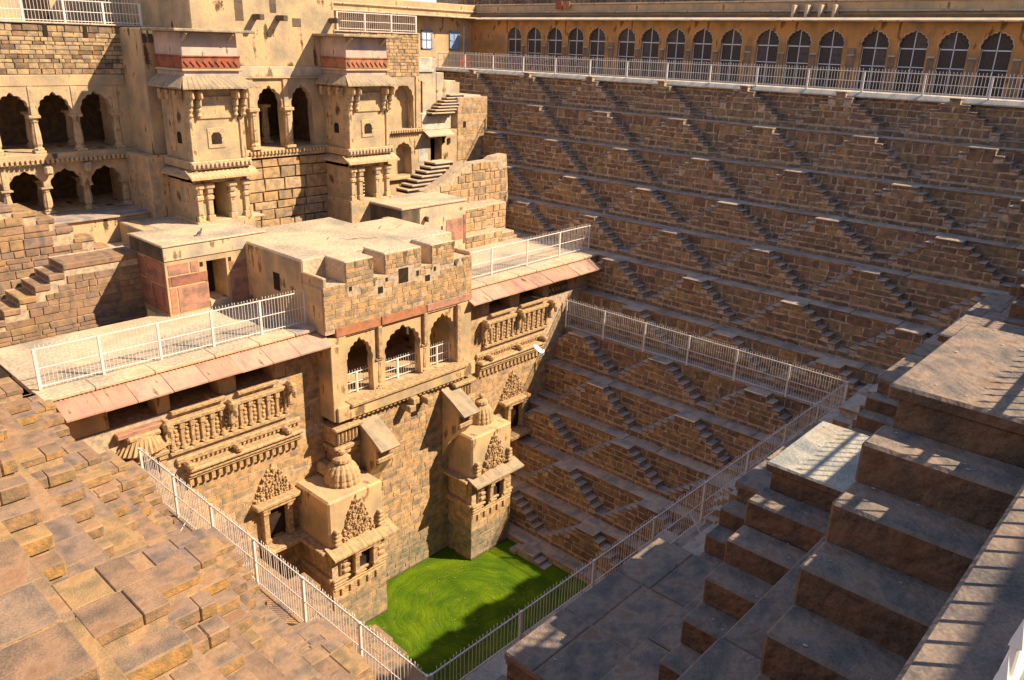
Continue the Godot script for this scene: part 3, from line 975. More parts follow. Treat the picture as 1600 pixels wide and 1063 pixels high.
# ---------------------------------------------------------------- the pavilion in the water
func brickwork(th: Node3D, par: Node, fr: Transform3D, u0: float, u1: float, v0: float, v1: float, o := {}) -> void:
	var lst := []
	var q := {"mats": ["lit_stone", 6], "h": [.13, .19], "l": [.26, .55], "d": .008, "gap": .016}
	q.merge(o, true)
	masonry(lst, par, fr, u0, u1, v0, v1, q)
	flush_stones(lst, th, o.get("most", 120))

func carving(par: Node, cx: float, base: float, top: float, w: float, z: float, m: Material) -> void:
	# pointed relief of small knobs in tiers
	var mb := MB.new()
	var rows := 9
	for r in rows:
		var f := float(r) / rows
		var hw := w / 2 * pow(1.0 - f, .62) * (.96 if r % 2 else 1.04)
		var y := lerpf(base, top, f)
		var hh := (top - base) / rows
		var n := maxi(1, int(hw * 2 / .095))
		for k in n:
			var x := cx - hw + (k + .5) * hw * 2 / n
			var kw: float = hw * 2 / n
			mb.box(Vector3(x + rng.randf_range(-.2, .2) * kw, y + hh * rng.randf_range(.3, .55), z + .03 + rng.randf_range(-.03, .04)), Vector3(kw * rng.randf_range(.45, .95), hh * rng.randf_range(.4, .95), .13), rng.randf_range(.008, .028), Basis(Vector3(0, 0, 1), rng.randf_range(-.5, .5)))
			if rng.randf() < .4:
				mb.box(Vector3(x, y + hh * .8, z + .07), Vector3(kw * .4, hh * .35, .1), .012)
		mb.bx(cx - hw, cx + hw, y, y + hh, z - .02, z + .045, .01)
	mb.lathe([Vector2(0.07, 0), Vector2(.1, .06), Vector2(.05, .12), Vector2(.015, .2)], 8, Transform3D(Basis(), Vector3(cx, top - .06, z + .03)))
	obj("carved_relief", mb, m, par).set_meta("kind", "stuff")

func niche(th: Node3D, cx: float, w: float, y0: float, y1: float, z: float, m: Material) -> void:
	# dark recess framed by two pilasters and a lintel
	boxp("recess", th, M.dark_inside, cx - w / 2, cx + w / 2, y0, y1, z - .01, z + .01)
	for s in [-1.0, 1.0]:
		var x: float = cx + s * (w / 2 + .09)
		var mb := MB.new()
		mb.bx(x - .085, x + .085, y0, y1, z - .05, z + .2, .012)
		mb.bx(x - .12, x + .12, y1 - .14, y1, z - .05, z + .26, .02)
		mb.bx(x - .11, x + .11, y0, y0 + .12, z - .05, z + .24, .02)
		obj("pilaster", mb, m, th)
	boxp("lintel", th, m, cx - w / 2 - .24, cx + w / 2 + .24, y1, y1 + .12, z - .05, z + .3, .02)

func dentils(par: Node, m: Material, x0: float, x1: float, y0: float, y1: float, z0: float, z1: float, pitch: float, called := "dentil") -> void:
	var n := int((x1 - x0) / pitch)
	for k in n:
		var x := x0 + (k + .5) * (x1 - x0) / n
		boxp(called, par, m, x - pitch * .3, x + pitch * .3, y0, y1, z0, z1, .01)

func wing(right: bool) -> void:
	var side := "right" if right else "left"
	var th := thing("pavilion_wing", "%s wing of the sandstone pavilion with a red slab eave and carved balcony front" % side, "pavilion", Vector3(21.5 if right else 8.7, S, -18.9))
	var X := func(a: float, b: float) -> Array: return [30.2 - b, 30.2 - a] if right else [a, b]
	var Z := -18.9
	var x_out := 4.4
	# lower wall with masonry
	var q: Array = X.call(x_out, 12.3)
	var lower := boxp("wall", th, M.mortar_lit, q[0], q[1], S - .6, -9.1, -21.5, Z)
	brickwork(th, lower, Transform3D(Basis(), Vector3(0, 0, Z)), q[0], q[1], S, -11.25, {"h": [.17, .26], "l": [.3, .75], "most": 150})
	var q2: Array = X.call(11.15, 12.3)
	var pier := boxp("pier", th, M.mortar_lit, q2[0], q2[1], -9.1, -7.9, -21.5, Z)
	brickwork(th, pier, Transform3D(Basis(), Vector3(0, 0, Z)), q2[0], q2[1], -10.9, -7.95, {"h": [.17, .26], "l": [.3, .7], "most": 60})
	for e in [[x_out, 6.25], [7.42, 7.78], [9.12, 9.62], [10.72, 11.15]]:
		var p: Array = X.call(e[0], e[1])
		boxp("pier", th, M.plaster, p[0], p[1], -9.1, -7.9, -19.5, Z - .03, .02)
	var rm: Array = X.call(x_out, 12.3)
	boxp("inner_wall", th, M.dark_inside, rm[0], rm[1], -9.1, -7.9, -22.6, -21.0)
	boxp("lintel", th, M.plaster, rm[0], rm[1], -8.25, -7.9, -19.5, Z + .02)
	# window sills
	for e in [[7.7, 9.2], [9.55, 10.8]]:
		var p: Array = X.call(e[0], e[1])
		boxp("window_sill", th, M.carved, p[0], p[1], -9.16, -9.06, -19.4, Z + .16, .015)
	if right:
		# pierced stone screen in the outermost window
		var sc := MB.new()
		for r in 4:
			sc.bx(22.8, 24.0, -9.07 + r * .24, -8.97 + r * .24, Z - .12, Z - .04)
		for k in 7:
			sc.bx(22.8 + k * .185, 22.9 + k * .185, -9.07, -8.2, Z - .12, Z - .04)
		obj("stone_screen", sc, M.carved, th)
	# balcony front: posts, panels, rail
	var b: Array = X.call(7.55, 11.1)
	boxp("balcony_panel", th, M.carved, b[0], b[1], -10.25, -9.38, Z - .02, Z + .07)
	boxp("balcony_rail", th, M.carved, b[0], b[1], -9.42, -9.30, Z - .02, Z + .2, .02)
	boxp("balcony_foot", th, M.carved, b[0], b[1], -10.3, -10.18, Z - .02, Z + .14, .02)
	var n := 13
	for k in n:
		var x: float = b[0] + .1 + k * (b[1] - b[0] - .2) / (n - 1)
		var mb := MB.new()
		mb.bx(x - .05, x + .05, -10.18, -9.42, Z, Z + .13, .015)
		mb.bx(x - .075, x + .075, -9.6, -9.42, Z, Z + .17, .02)
		mb.box(Vector3(x, -10.12, Z + .1), Vector3(.13, .13, .1), .015, Basis(Vector3(0, 0, 1), PI / 4))
		obj("baluster", mb, M.carved, th)
		if k < n - 1:
			var rp := MB.new()
			var xm: float = x + (b[1] - b[0] - .2) / (n - 1) / 2
			for r in 5:
				rp.box(Vector3(xm + rng.randf_range(-.02, .02), -10.02 + r * .125, Z + .085), Vector3(.1, .09, .05), .02)
			obj("carved_relief", rp, M.carved, th).set_meta("kind", "stuff")
	for e in [7.5, 9.3, 11.12]:
		# projecting animal heads
		var p: Array = X.call(e - .13, e + .13)
		var mb := MB.new()
		mb.box(Vector3((p[0] + p[1]) / 2, -9.33, Z + .22), Vector3(.24, .3, .36), .07)
		mb.box(Vector3((p[0] + p[1]) / 2, -9.5, Z + .4), Vector3(.13, .26, .14), .05)
		mb.box(Vector3((p[0] + p[1]) / 2, -9.68, Z + .12), Vector3(.18, .5, .2), .04)
		obj("bracket_head", mb, M.carved, th)
	# string courses
	var c: Array = X.call(7.7, 11.45)
	var c2: Array = X.call(7.9, 11.4)
	boxp("string_course", th, M.carved, c[0], c[1], -10.62, -10.45, Z - .02, Z + .1, .03)
	dentils(th, M.carved, c[0], c[1], -10.7, -10.62, Z, Z + .07, .13)
	boxp("string_course", th, M.carved, c2[0], c2[1], -10.88, -10.74, Z - .02, Z + .34, .05)
	boxp("string_course", th, M.carved, c2[0], c2[1], -11.02, -10.9, Z - .02, Z + .26, .04)
	boxp("string_course", th, M.carved, c2[0], c2[1], -11.1, -11.03, Z - .02, Z + .2, .02)
	dentils(th, M.carved, c2[0], c2[1], -11.34, -11.1, Z, Z + .15, .2)
	for e in [7.95, 9.35, 10.9]:
		var p: Array = X.call(e - .1, e + .1)
		boxp("carved_knob", th, M.carved, p[0], p[1], -10.74, -10.55, Z + .1, Z + .4, .05)
	# small end balcony with a red sill over a fluted shell bracket
	var j: Array = X.call(6.3, 7.55)
	if not right:
		boxp("red_sill", th, M.red_panel2, j[0], j[1], -9.36, -9.22, Z - .3, Z + .22, .02)
		var sh := MB.new()
		var cx: float = (j[0] + j[1]) / 2
		for k in 15:
			var a0 := PI * k / 15.0
			var a1 := PI * (k + 1) / 15.0
			var am := (a0 + a1) / 2
			var P := func(a: float, r: float, y: float) -> Vector3: return Vector3(cx - cos(a) * r * 1.0, y, Z + sin(a) * r * .8)
			var o0: Vector3 = P.call(a0, .62, -9.82); var o1: Vector3 = P.call(a1, .62, -9.82); var om: Vector3 = P.call(am, .70, -9.80)
			var i0: Vector3 = P.call(a0, .40, -9.42); var i1: Vector3 = P.call(a1, .40, -9.42)
			sh.quad(o0, om, i1, i0); sh.tri(om, o1, i1)
			var u0: Vector3 = P.call(a0, .3, -10.05); var u1: Vector3 = P.call(a1, .3, -10.05)
			sh.quad(u0, u1, om, o0); sh.tri(u1, o1, om)
		obj("shell_bracket", sh, M.carved, th)
		boxp("balcony_neck", th, M.carved, cx - .42, cx + .42, -9.5, -9.34, Z - .02, Z + .3, .05)
		var dk: Array = X.call(6.45, 7.4)
		niche(th, (dk[0] + dk[1]) / 2, .6, -10.9, -10.1, Z, M.carved)
	# blind niche with carved canopy
	var nx: float = 19.75 + 1.02 if right else 10.42
	carving(th, nx, -12.72, -11.78, 1.3, Z, M.carved)
	niche(th, nx + (.1 if right else 0.0), .62, -14.1, -12.98, Z, M.carved)
	boxp("canopy_ledge", th, M.carved, nx - .75, nx + .75, -12.86, -12.72, Z - .02, Z + .36, .03)
	boxp("niche_ledge", th, M.carved, nx - .62, nx + .85, -14.28, -14.12, Z - .02, Z + .62, .04)
	# red sandstone eave slabs
	var xs := 5.1
	while xs < 12.25:
		var l := rng.randf_range(.7, .95)
		if 12.3 - xs - l < .4: l = 12.3 - xs
		var p: Array = X.call(xs, xs + l - .015)
		var mb := MB.new()
		var dz := rng.randf_range(-.02, .02)
		mb.prism(PackedVector2Array([Vector2(0, -8.0), Vector2(.78 + dz, -8.25 + dz), Vector2(.78 + dz, -8.205 + dz), Vector2(0, -7.945)]), Transform3D(Basis(Vector3(0, 0, 1), Vector3.UP, Vector3(-1, 0, 0)), Vector3(0, 0, Z)), -p[1], -p[0])
		obj("eave_slab", mb, M["eave_red%d" % (rng.randi() % 2)], th)
		xs += l
	# roof terrace
	var rq: Array = X.call(4.9, 12.2)
	boxp("roof_slab", th, M.roof_lime, rq[0], rq[1] if not right else 26.0, -7.98, -7.855, -23.0, Z + .02, .01)
	xs = rq[0]
	var xe: float = rq[1] if not right else 26.0
	while xs < xe - .1:
		var l := rng.randf_range(1.0, 1.7)
		if xe - xs - l < .5: l = xe - xs
		boxp("roof_coping", th, M["tread%d" % (2 * (rng.randi() % 2))] if rng.randf() < .4 else M.roof_lime, xs, xs + l - .015, -7.93, -7.84, -19.4, Z + .13, .014)
		xs += l
	dentils(th, M.carved, rq[0], xe, -7.985, -7.93, Z, Z + .1, .1)
	# little panel with scrollwork next to the middle
	var sp: Array = X.call(12.2, 13.12)
	var Zm := -18.4
	boxp("panel_slab", th, M.carved, sp[0] - .05, sp[1] + .05, -11.02, -10.9, Z, Zm + .32, .03)
	boxp("panel", th, M.carved, sp[0] + .05, sp[1] - .05, -11.55, -11.02, Z, Zm + .12, .02)
	for k in 6:
		boxp("scroll", th, M.carved, sp[0] + .1 + k * .13, sp[0] + .19 + k * .13, -11.48, -11.1, Zm + .1, Zm + .2, .03)
	for k in 3:
		boxp("panel_moulding", th, M.carved, sp[0] + .06 * k, sp[1] - .06 * k, -11.74 - k * .17, -11.6 - k * .17, Z, Zm + .2 - .05 * k, .03)
	boxp("panel_stem", th, M.carved, sp[0] + .1, sp[0] + .3, -12.6, -12.0, Z, Zm + .14, .03)
	boxp("carved_knob", th, M.carved, sp[0] - .3, sp[0] + .1, -12.55, -12.15, Z, Zm + .35, .08)

func turret(right: bool) -> void:
	var x0 := 17.0 if right else 11.17
	var x1 := 19.0 if right else 13.17
	var z0 := -19.0
	var z1 := -17.2
	var cx := (x0 + x1) / 2
	var th := thing("water_turret", "%s square turret with a fluted dome rising out of the green water" % ("right, partly shaded" if right else "left, sunlit"), "turret", Vector3(cx, S, -18))
	var body := boxp("body", th, M.mortar_lit, x0, x1, S - .6, -14.3, z0, z1 - .01)
	var lst := []
	var o := {"mats": ["lit_stone", 6], "h": [.16, .3], "l": [.4, 1.0], "d": .014, "gap": .01}
	var ow := o.duplicate()
	ow["mats"] = ["water_stone", 4]
	var fx := Transform3D(Basis(Vector3(0, 0, 1), Vector3.UP, Vector3(-1, 0, 0)), Vector3(x0, 0, 0))
	masonry(lst, body, Transform3D(Basis(), Vector3(0, 0, z1 - .01)), x0, x1, S - .1, S + 1.2, ow)
	masonry(lst, body, Transform3D(Basis(), Vector3(0, 0, z1 - .01)), x0, x1, S + 1.2, -15.35, o)
	masonry(lst, body, fx, z0, z1, S - .1, S + 1.3, ow)
	masonry(lst, body, fx, z0, z1, S + 1.3, -14.4, o)
	boxp("wet_line", th, M.wet_line, x0 - .016, x1 + .005, S - .1, S + .06, z0, z1 + .008)
	flush_stones(lst, th, 150)
	var up := MB.new()
	up.bx(x0, x1 - .02, -14.3, -12.6, z0 - .4, z1 - .02, .06)
	obj("upper_body", up, M.plaster, th)
	# cornice slabs, broken and slightly uneven
	var u := x0 - .15
	while u < x1 + .2:
		var l := rng.randf_range(.5, .8)
		var mb := MB.new()
		var e := minf(u + l, x1 + .25)
		mb.prism(PackedVector2Array([Vector2(-.1, -14.2), Vector2(.42, -14.34), Vector2(.42, -14.28), Vector2(-.1, -14.1)]), Transform3D(Basis(Vector3(0, 0, 1), Vector3.UP, Vector3(-1, 0, 0)), Vector3(0, 0, z1)), -e + .012, -u)
		obj("cornice_slab", mb, M.slate if right else M.carved, th)
		u += l
	boxp("cornice_slab", th, M.carved, x0 - .3, x0, -14.28, -14.18, z0, z1 - .02, .02)
	carving(th, cx + (.1 if right else -.02), -14.06, -12.82, 1.15, z1 - .02, M.carved)
	for s in [-1.0, 1.0]:
		var kb := MB.new()
		for k in 4:
			kb.box(Vector3(cx + s * .8, -14.0 + k * .13, z1 + .05), Vector3(.26 - .03 * k, .12, .2), .03)
		obj("corner_relief", kb, M.carved, th)
	niche(th, cx + .1, .5, -15.25, -14.5, z1 + .04, M.carved)
	for s in [-1.0, 1.0]:
		var px: float = cx + .1 + s * .65
		boxp("side_panel", th, M.carved, px - .2, px + .2, -15.2, -14.5, z1 - .02, z1 + .07, .03)
		for k in 3:
			boxp("panel_figure", th, M.carved, px - .13, px + .13, -15.12 + k * .2, -14.98 + k * .2, z1 + .05, z1 + .14, .03)
	for k in 4:
		boxp("base_moulding", th, M.carved, x0 - .04 + .02 * k, x1 + .02 - .02 * k, -15.32 - .13 * k, -15.22 - .13 * k, z1 - .05, z1 + .12 - .03 * k, .03)
	for k in 5:
		boxp("pendant", th, M.carved, cx - .75 + k * .33, cx - .62 + k * .33, -15.9, -15.65, z1 - .02, z1 + .06, .02)
	boxp("side_moulding", th, M.carved, x0 - .1, x0 + .02, -15.4, -15.2, z0 + .3, z1, .03)
	boxp("side_panel", th, M.carved, x0 - .06, x0 + .02, -15.1, -14.45, z0 + .7, z1 - .2, .03)
	# fluted dome
	var dm := MB.new()
	var R := .44 if right else .55
	var f := Transform3D(Basis(), Vector3(cx + (.25 if right else .12), -12.6, -18.05))
	dm.lathe([Vector2(R * 1.02, 0), Vector2(R * 1.05, .1), Vector2(R * .98, .2), Vector2(R, .24), Vector2(R * .9, .42), Vector2(R * .72, .55), Vector2(R * .5, .63), Vector2(R * .42, .64)], 48, f, .09, 16)
	dm.lathe([Vector2(R * .45, .64), Vector2(R * .55, .7), Vector2(R * .52, .78), Vector2(R * .3, .84), Vector2(R * .12, .86), Vector2(R * .2, .93), Vector2(R * .2, 1.0), Vector2(R * .05, 1.05), Vector2(.001, 1.06)], 32, f, .1, 12)
	obj("dome", dm, M.carved, th)
	# slanting stone canopy from the wall
	var cp := thing("stone_canopy", "slanting grey stone slab on a wall rib %s turret" % ("between the middle wall and the right" if right else "beside the dome of the left"), "stone slab", Vector3(13.5 if not right else 16.9, -11.1, -18.4))
	var a0 := 16.62 if right else 13.15
	var mb := MB.new()
	mb.prism(PackedVector2Array([Vector2(0, -11.1), Vector2(1.15, -11.72), Vector2(1.2, -11.66), Vector2(.6, -11.3), Vector2(0, -11.0)]), Transform3D(Basis(Vector3(0, 0, 1), Vector3.UP, Vector3(-1, 0, 0)), Vector3(0, 0, -18.4)), -a0 - .74, -a0)
	obj("slab", mb, M.slate, cp)
	var rb := MB.new()
	rb.prism(PackedVector2Array([Vector2(0, -13.6), Vector2(.35, -12.9), Vector2(.8, -12.3), Vector2(.85, -11.62), Vector2(0, -11.12)]), Transform3D(Basis(Vector3(0, 0, 1), Vector3.UP, Vector3(-1, 0, 0)), Vector3(0, 0, -18.4)), -a0 - .66, -a0 - .08)
	obj("rib", rb, M.plaster, cp)
	for k in 3:
		boxp("rib_stone", cp, M["lit_stone%d" % k], a0 + .1, a0 + .72, -12.25 + k * .2, -12.07 + k * .2, -17.8, -17.53, .03)

func pavilion() -> void:
	wing(false)
	wing(true)
	turret(false)
	turret(true)
	var Z := -18.4
	var th := thing("central_pavilion", "central sandstone pavilion with three cusped arches and a notched parapet", "pavilion", Vector3(15.1, S, Z))
	# wall standing in the water
	var lw := boxp("base_wall", th, M.mortar_lit, 12.9, 17.5, S - .6, -10.8, -21.0, Z - .015)
	brickwork(th, lw, Transform3D(Basis(), Vector3(0, 0, Z - .015)), 13.0, 17.2, S + 1.5, -10.85, {"h": [.16, .23], "l": [.28, .62], "most": 250, "d": .018})
	brickwork(th, lw, Transform3D(Basis(), Vector3(0, 0, Z - .015)), 13.0, 17.2, S - .05, S + 1.5, {"h": [.16, .23], "l": [.28, .62], "most": 150, "d": .018, "mats": ["water_stone", 4]})
	boxp("wet_line", th, M.wet_line, 13.1, 17.05, S - .1, S + .05, Z - .02, Z + .012)
	boxp("floor_slab", th, M.plaster, 12.3, 18.0, -10.72, -10.25, -22.4, Z + .28, .02)
	boxp("sill", th, M.carved, 12.75, 17.6, -10.34, -10.22, Z - .1, Z + .36, .02)
	dentils(th, M.carved, 12.85, 17.55, -10.82, -10.7, Z, Z + .22, .17)
	for q in [[14.9, -11.2], [15.65, -11.15], [15.05, -10.98]]:
		var p := boxp("bracket_stone", th, M.carved, q[0], q[0] + .28, q[1], q[1] + .24, Z - .1, Z + .45, .03)
		p.set_meta("label", "short stone bracket sticking out under the sill")
	# arches
	var fr := Transform3D(Basis(), Vector3(0, 0, Z))
	for q in [[12.6, 14.1, 13.42, 1.0], [14.2, 15.95, 15.1, 1.5], [16.05, 17.5, 16.79, 1.15]]:
		var mb := MB.new()
		arch_panel(mb, fr, q[0], q[1], -10.25, -8.15, q[2], q[3], -9.22, -8.34, -.34, -.08, 9)
		obj("arch", mb, M.plaster, th)
		boxp("arch_frame", th, M.carved, q[0] + .04, q[1] - .04, -8.2, -8.13, Z - .1, Z - .02, .012)
	for x in [14.15, 16.0]:
		column(th, M.carved, x, -10.25, -9.2, Z - .16, .115)
		boxp("pilaster", th, M.carved, x - .08, x + .08, -9.2, -8.15, Z - .2, Z + .02, .015)
	boxp("end_pier", th, M.plaster, 12.2, 12.9, -10.7, -8.15, -21, Z, .02)
	boxp("end_pier", th, M.plaster, 17.42, 18.05, -10.7, -8.15, -21, Z, .02)
	boxp("pilaster", th, M.carved, 17.36, 17.52, -10.25, -8.15, Z - .1, Z + .05, .015)
	boxp("buttress", th, M.plaster, 12.2, 12.5, -10.7, -8.3, -19.2, Z + .2, .02)
	boxp("inner_wall", th, M.plaster, 12.3, 18.0, -10.3, -8.0, -22.6, -21.8)
	# red lintels
	boxp("red_lintel", th, M.red_orange, 12.55, 14.18, -8.14, -7.86, Z - .3, Z + .025, .01)
	boxp("red_lintel", th, M.red_orange, 14.22, 16.02, -8.14, -7.86, Z - .3, Z + .03, .01)
	boxp("red_lintel", th, M.red_panel2, 16.06, 18.05, -8.12, -7.88, Z - .3, Z + .02, .01)
	# upper wall
	var uw := boxp("upper_wall", th, M.mortar_lit, 12.2, 18.05, -8.0, -6.58, -19.4, Z - .012)
	var lst := []
	var bo := {"mats": ["lit_stone", 6], "h": [.12, .16], "l": [.2, .46], "d": .014, "gap": .012}
	var fz := Transform3D(Basis(), Vector3(0, 0, Z - .012))
	var holes := [[13.09, 13.19, -6.83, -6.7], [14.13, 14.32, -7.12, -6.92], [14.93, 15.31, -6.96, -6.5], [14.42, 14.51, -6.8, -6.68], [15.64, 15.74, -6.85, -6.68], [16.0, 16.2, -7.1, -6.9], [16.36, 16.45, -6.82, -6.68], [17.24, 17.33, -6.8, -6.68]]
	var keep := func(a: float, b: float, va: float, vb: float) -> bool:
		for h in holes:
			if b > h[0] - .01 and a < h[1] + .01 and vb > h[2] - .01 and va < h[3] + .01: return false
		return true
	bo["keep"] = keep
	masonry(lst, uw, fz, 12.2, 18.05, -7.86, -6.58, bo)
	for h in holes:
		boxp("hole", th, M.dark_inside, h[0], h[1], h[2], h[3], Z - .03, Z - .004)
	# roof and battlement blocks
	boxp("roof", th, M.roof_lime, 12.2, 18.0, -6.75, -5.95, -22.5, -19.4, .03)
	boxp("roof", th, M.roof_lime, 12.2, 16.3, -6.75, -5.955, -23.9, -22.5, .03)
	for q in [[12.98, 14.0], [14.4, 15.86], [16.26, 17.25]]:
		var mr := MB.new()
		mr.bx(q[0], q[1], -6.6, -5.94 + rng.randf_range(-.02, .02), -19.5, Z - .015, .03)
		var blk := obj("battlement", mr, M.roof_lime, th)
		masonry(lst, blk, fz, q[0] + .02, q[1] - .02, -6.58, -5.97, bo)
	for q in [[12.2, 12.34, -6.3], [17.93, 18.05, -6.45]]:
		boxp("parapet_end", th, M.plaster, q[0], q[1], -6.6, q[2], -19.5, Z - .015, .03)
	for k in 9:
		var cm := MB.new()
		cm.box(Vector3(rng.randf_range(12.8, 17.4), -5.955, rng.randf_range(-22.0, -19.9)), Vector3(rng.randf_range(.15, .6), .022, rng.randf_range(.02, .045)), 0, Basis(Vector3.UP, rng.randf_range(-.5, .9)))
		obj("roof_crack", cm, M.soot, th)
	flush_stones(lst, th, 290)
	boxp("side_wall", th, M.plaster, 12.17, 12.5, -8.0, -5.99, -22.8, -19.42, .02)
	boxp("side_wall", th, M.plaster, 12.17, 12.5, -8.0, -6.62, -19.42, Z - .03, .02)
	for k in 26:
		var x := 12.3 + k * .22 + rng.randf_range(-.08, .08)
		var top := -6.6
		for q in [[12.98, 14.0], [14.4, 15.86], [16.26, 17.25]]:
			if x > q[0] + .05 and x < q[1] - .05: top = -5.98
		var gm := MB.new()
		var wd := rng.randf_range(.03, .1)
		var dp := rng.randf_range(.1, .45)
		gm.prism(PackedVector2Array([Vector2(x - wd, top), Vector2(x - wd * .5, top - dp * .7), Vector2(x, top - dp), Vector2(x + wd * .6, top - dp * .5), Vector2(x + wd, top)]), Transform3D(Basis(), Vector3(0, 0, Z)), .004, .007)
		if rng.randf() < .6: obj("rain_stain", gm, M.grime_stone5 if k % 3 else M.water_stone3, th)
	boxp("side_window", th, M.dark_inside, 12.16, 12.19, -7.15, -6.6, -20.95, -20.6)
	boxp("side_wall", th, M.plaster, 17.75, 18.08, -8.0, -5.99, -22.8, -19.42, .02)

# ---------------------------------------------------------------- rooms on the roof terrace
func roof_rooms() -> void:
	var th := thing("roof_room", "roof room with pink panels and a dark doorway on the left terrace", "room", Vector3(11.2, -7.85, -22.5))
	var Z := -22.5
	boxp("wall", th, M.plaster, 9.6, 10.86, -8.0, -5.75, -24.9, Z)
	boxp("wall", th, M.plaster, 11.5, 12.85, -8.0, -5.75, -24.9, Z)
	boxp("wall", th, M.plaster, 10.86, 11.5, -6.36, -5.75, -24.9, Z)
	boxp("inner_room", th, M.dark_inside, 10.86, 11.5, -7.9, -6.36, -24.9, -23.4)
	boxp("threshold", th, M.plaster_pale, 10.86, 11.5, -8.0, -7.62, -23.4, Z + .03, .01)
	boxp("roof", th, M.roof_lime, 9.55, 12.9, -5.78, -5.70, -24.7, Z + .06, .03)
	boxp("roof", th, M.roof_lime, 10.5, 14.2, -5.79, -5.71, -28.2, -24.7, .02)
	boxp("cornice", th, M.soot, 9.57, 9.62, -6.2, -5.79, -24.7, Z + .02, .015)
	boxp("cornice", th, M.plaster_pale, 9.58, 12.86, -6.18, -5.79, Z - .02, Z + .035, .015)
	for q in [[9.68, 10.3, -6.62, -6.3], [10.36, 10.62, -6.62, -6.3], [9.75, 10.84, -6.95, -6.66], [9.66, 9.74, -6.95, -6.66], [9.9, 10.84, -7.78, -7.0], [9.66, 9.86, -7.78, -7.0], [11.58, 12.84, -6.78, -6.5], [11.58, 12.84, -7.8, -6.82]]:
		boxp("pink_panel", th, M["red_panel%d" % (rng.randi() % 3)], q[0], q[1], q[2], q[3], Z - .02, Z + .012 + rng.randf() * .006, .006)
	for q in [[-24.7, -23.9, -6.9, -6.3], [-23.85, -22.55, -6.95, -6.25], [-24.75, -23.6, -7.8, -6.95], [-23.55, -22.55, -7.8, -7.0]]:
		boxp("pink_panel", th, M["red_panel%d" % (rng.randi() % 4)], 9.585, 9.61, q[2], q[3], q[0], q[1], .006)
	for x in [10.7, 11.62]:
		boxp("lamp_niche", th, M.dark_inside, x - .05, x + .05, -6.5, -6.36, Z, Z + .006)
	# right hand room with a black soot stain
	var r := thing("roof_room", "low roof room with a soot blackened corner behind the notched parapet", "room", Vector3(20, -7.85, -22.6))
	boxp("wall", r, M.plaster_pale, 18.55, 21.8, -8.0, -5.8, -24.7, -22.6, .02)
	boxp("roof", r, M.roof_lime, 18.5, 21.85, -5.82, -5.72, -24.8, -22.55, .03)
	boxp("soot_wall", r, M.soot, 18.53, 18.56, -7.0, -5.82, -24.6, -22.6)
	boxp("soot_patch", r, M.soot, 18.56, 19.4, -6.9, -5.83, -22.6, -22.592)
	boxp("pink_panel", r, M.red_panel2, 20.75, 21.65, -7.3, -6.45, -22.6, -22.585)
	boxp("pink_frame", r, M.red_panel1, 21.66, 21.79, -7.5, -6.35, -22.6, -22.58)
	boxp("door_frame", r, M.red_panel3, 19.75, 20.4, -7.6, -6.75, -22.6, -22.57)
	boxp("doorway", r, M.dark_inside, 19.82, 20.32, -7.6, -6.83, -22.575, -22.56)
	boxp("spout", r, M.soot, 19.6, 19.72, -6.35, -6.15, -22.6, -22.4, .03)
	boxp("lamp_niche", r, M.dark_inside, 20.48, 20.56, -6.8, -6.65, -22.6, -22.594)

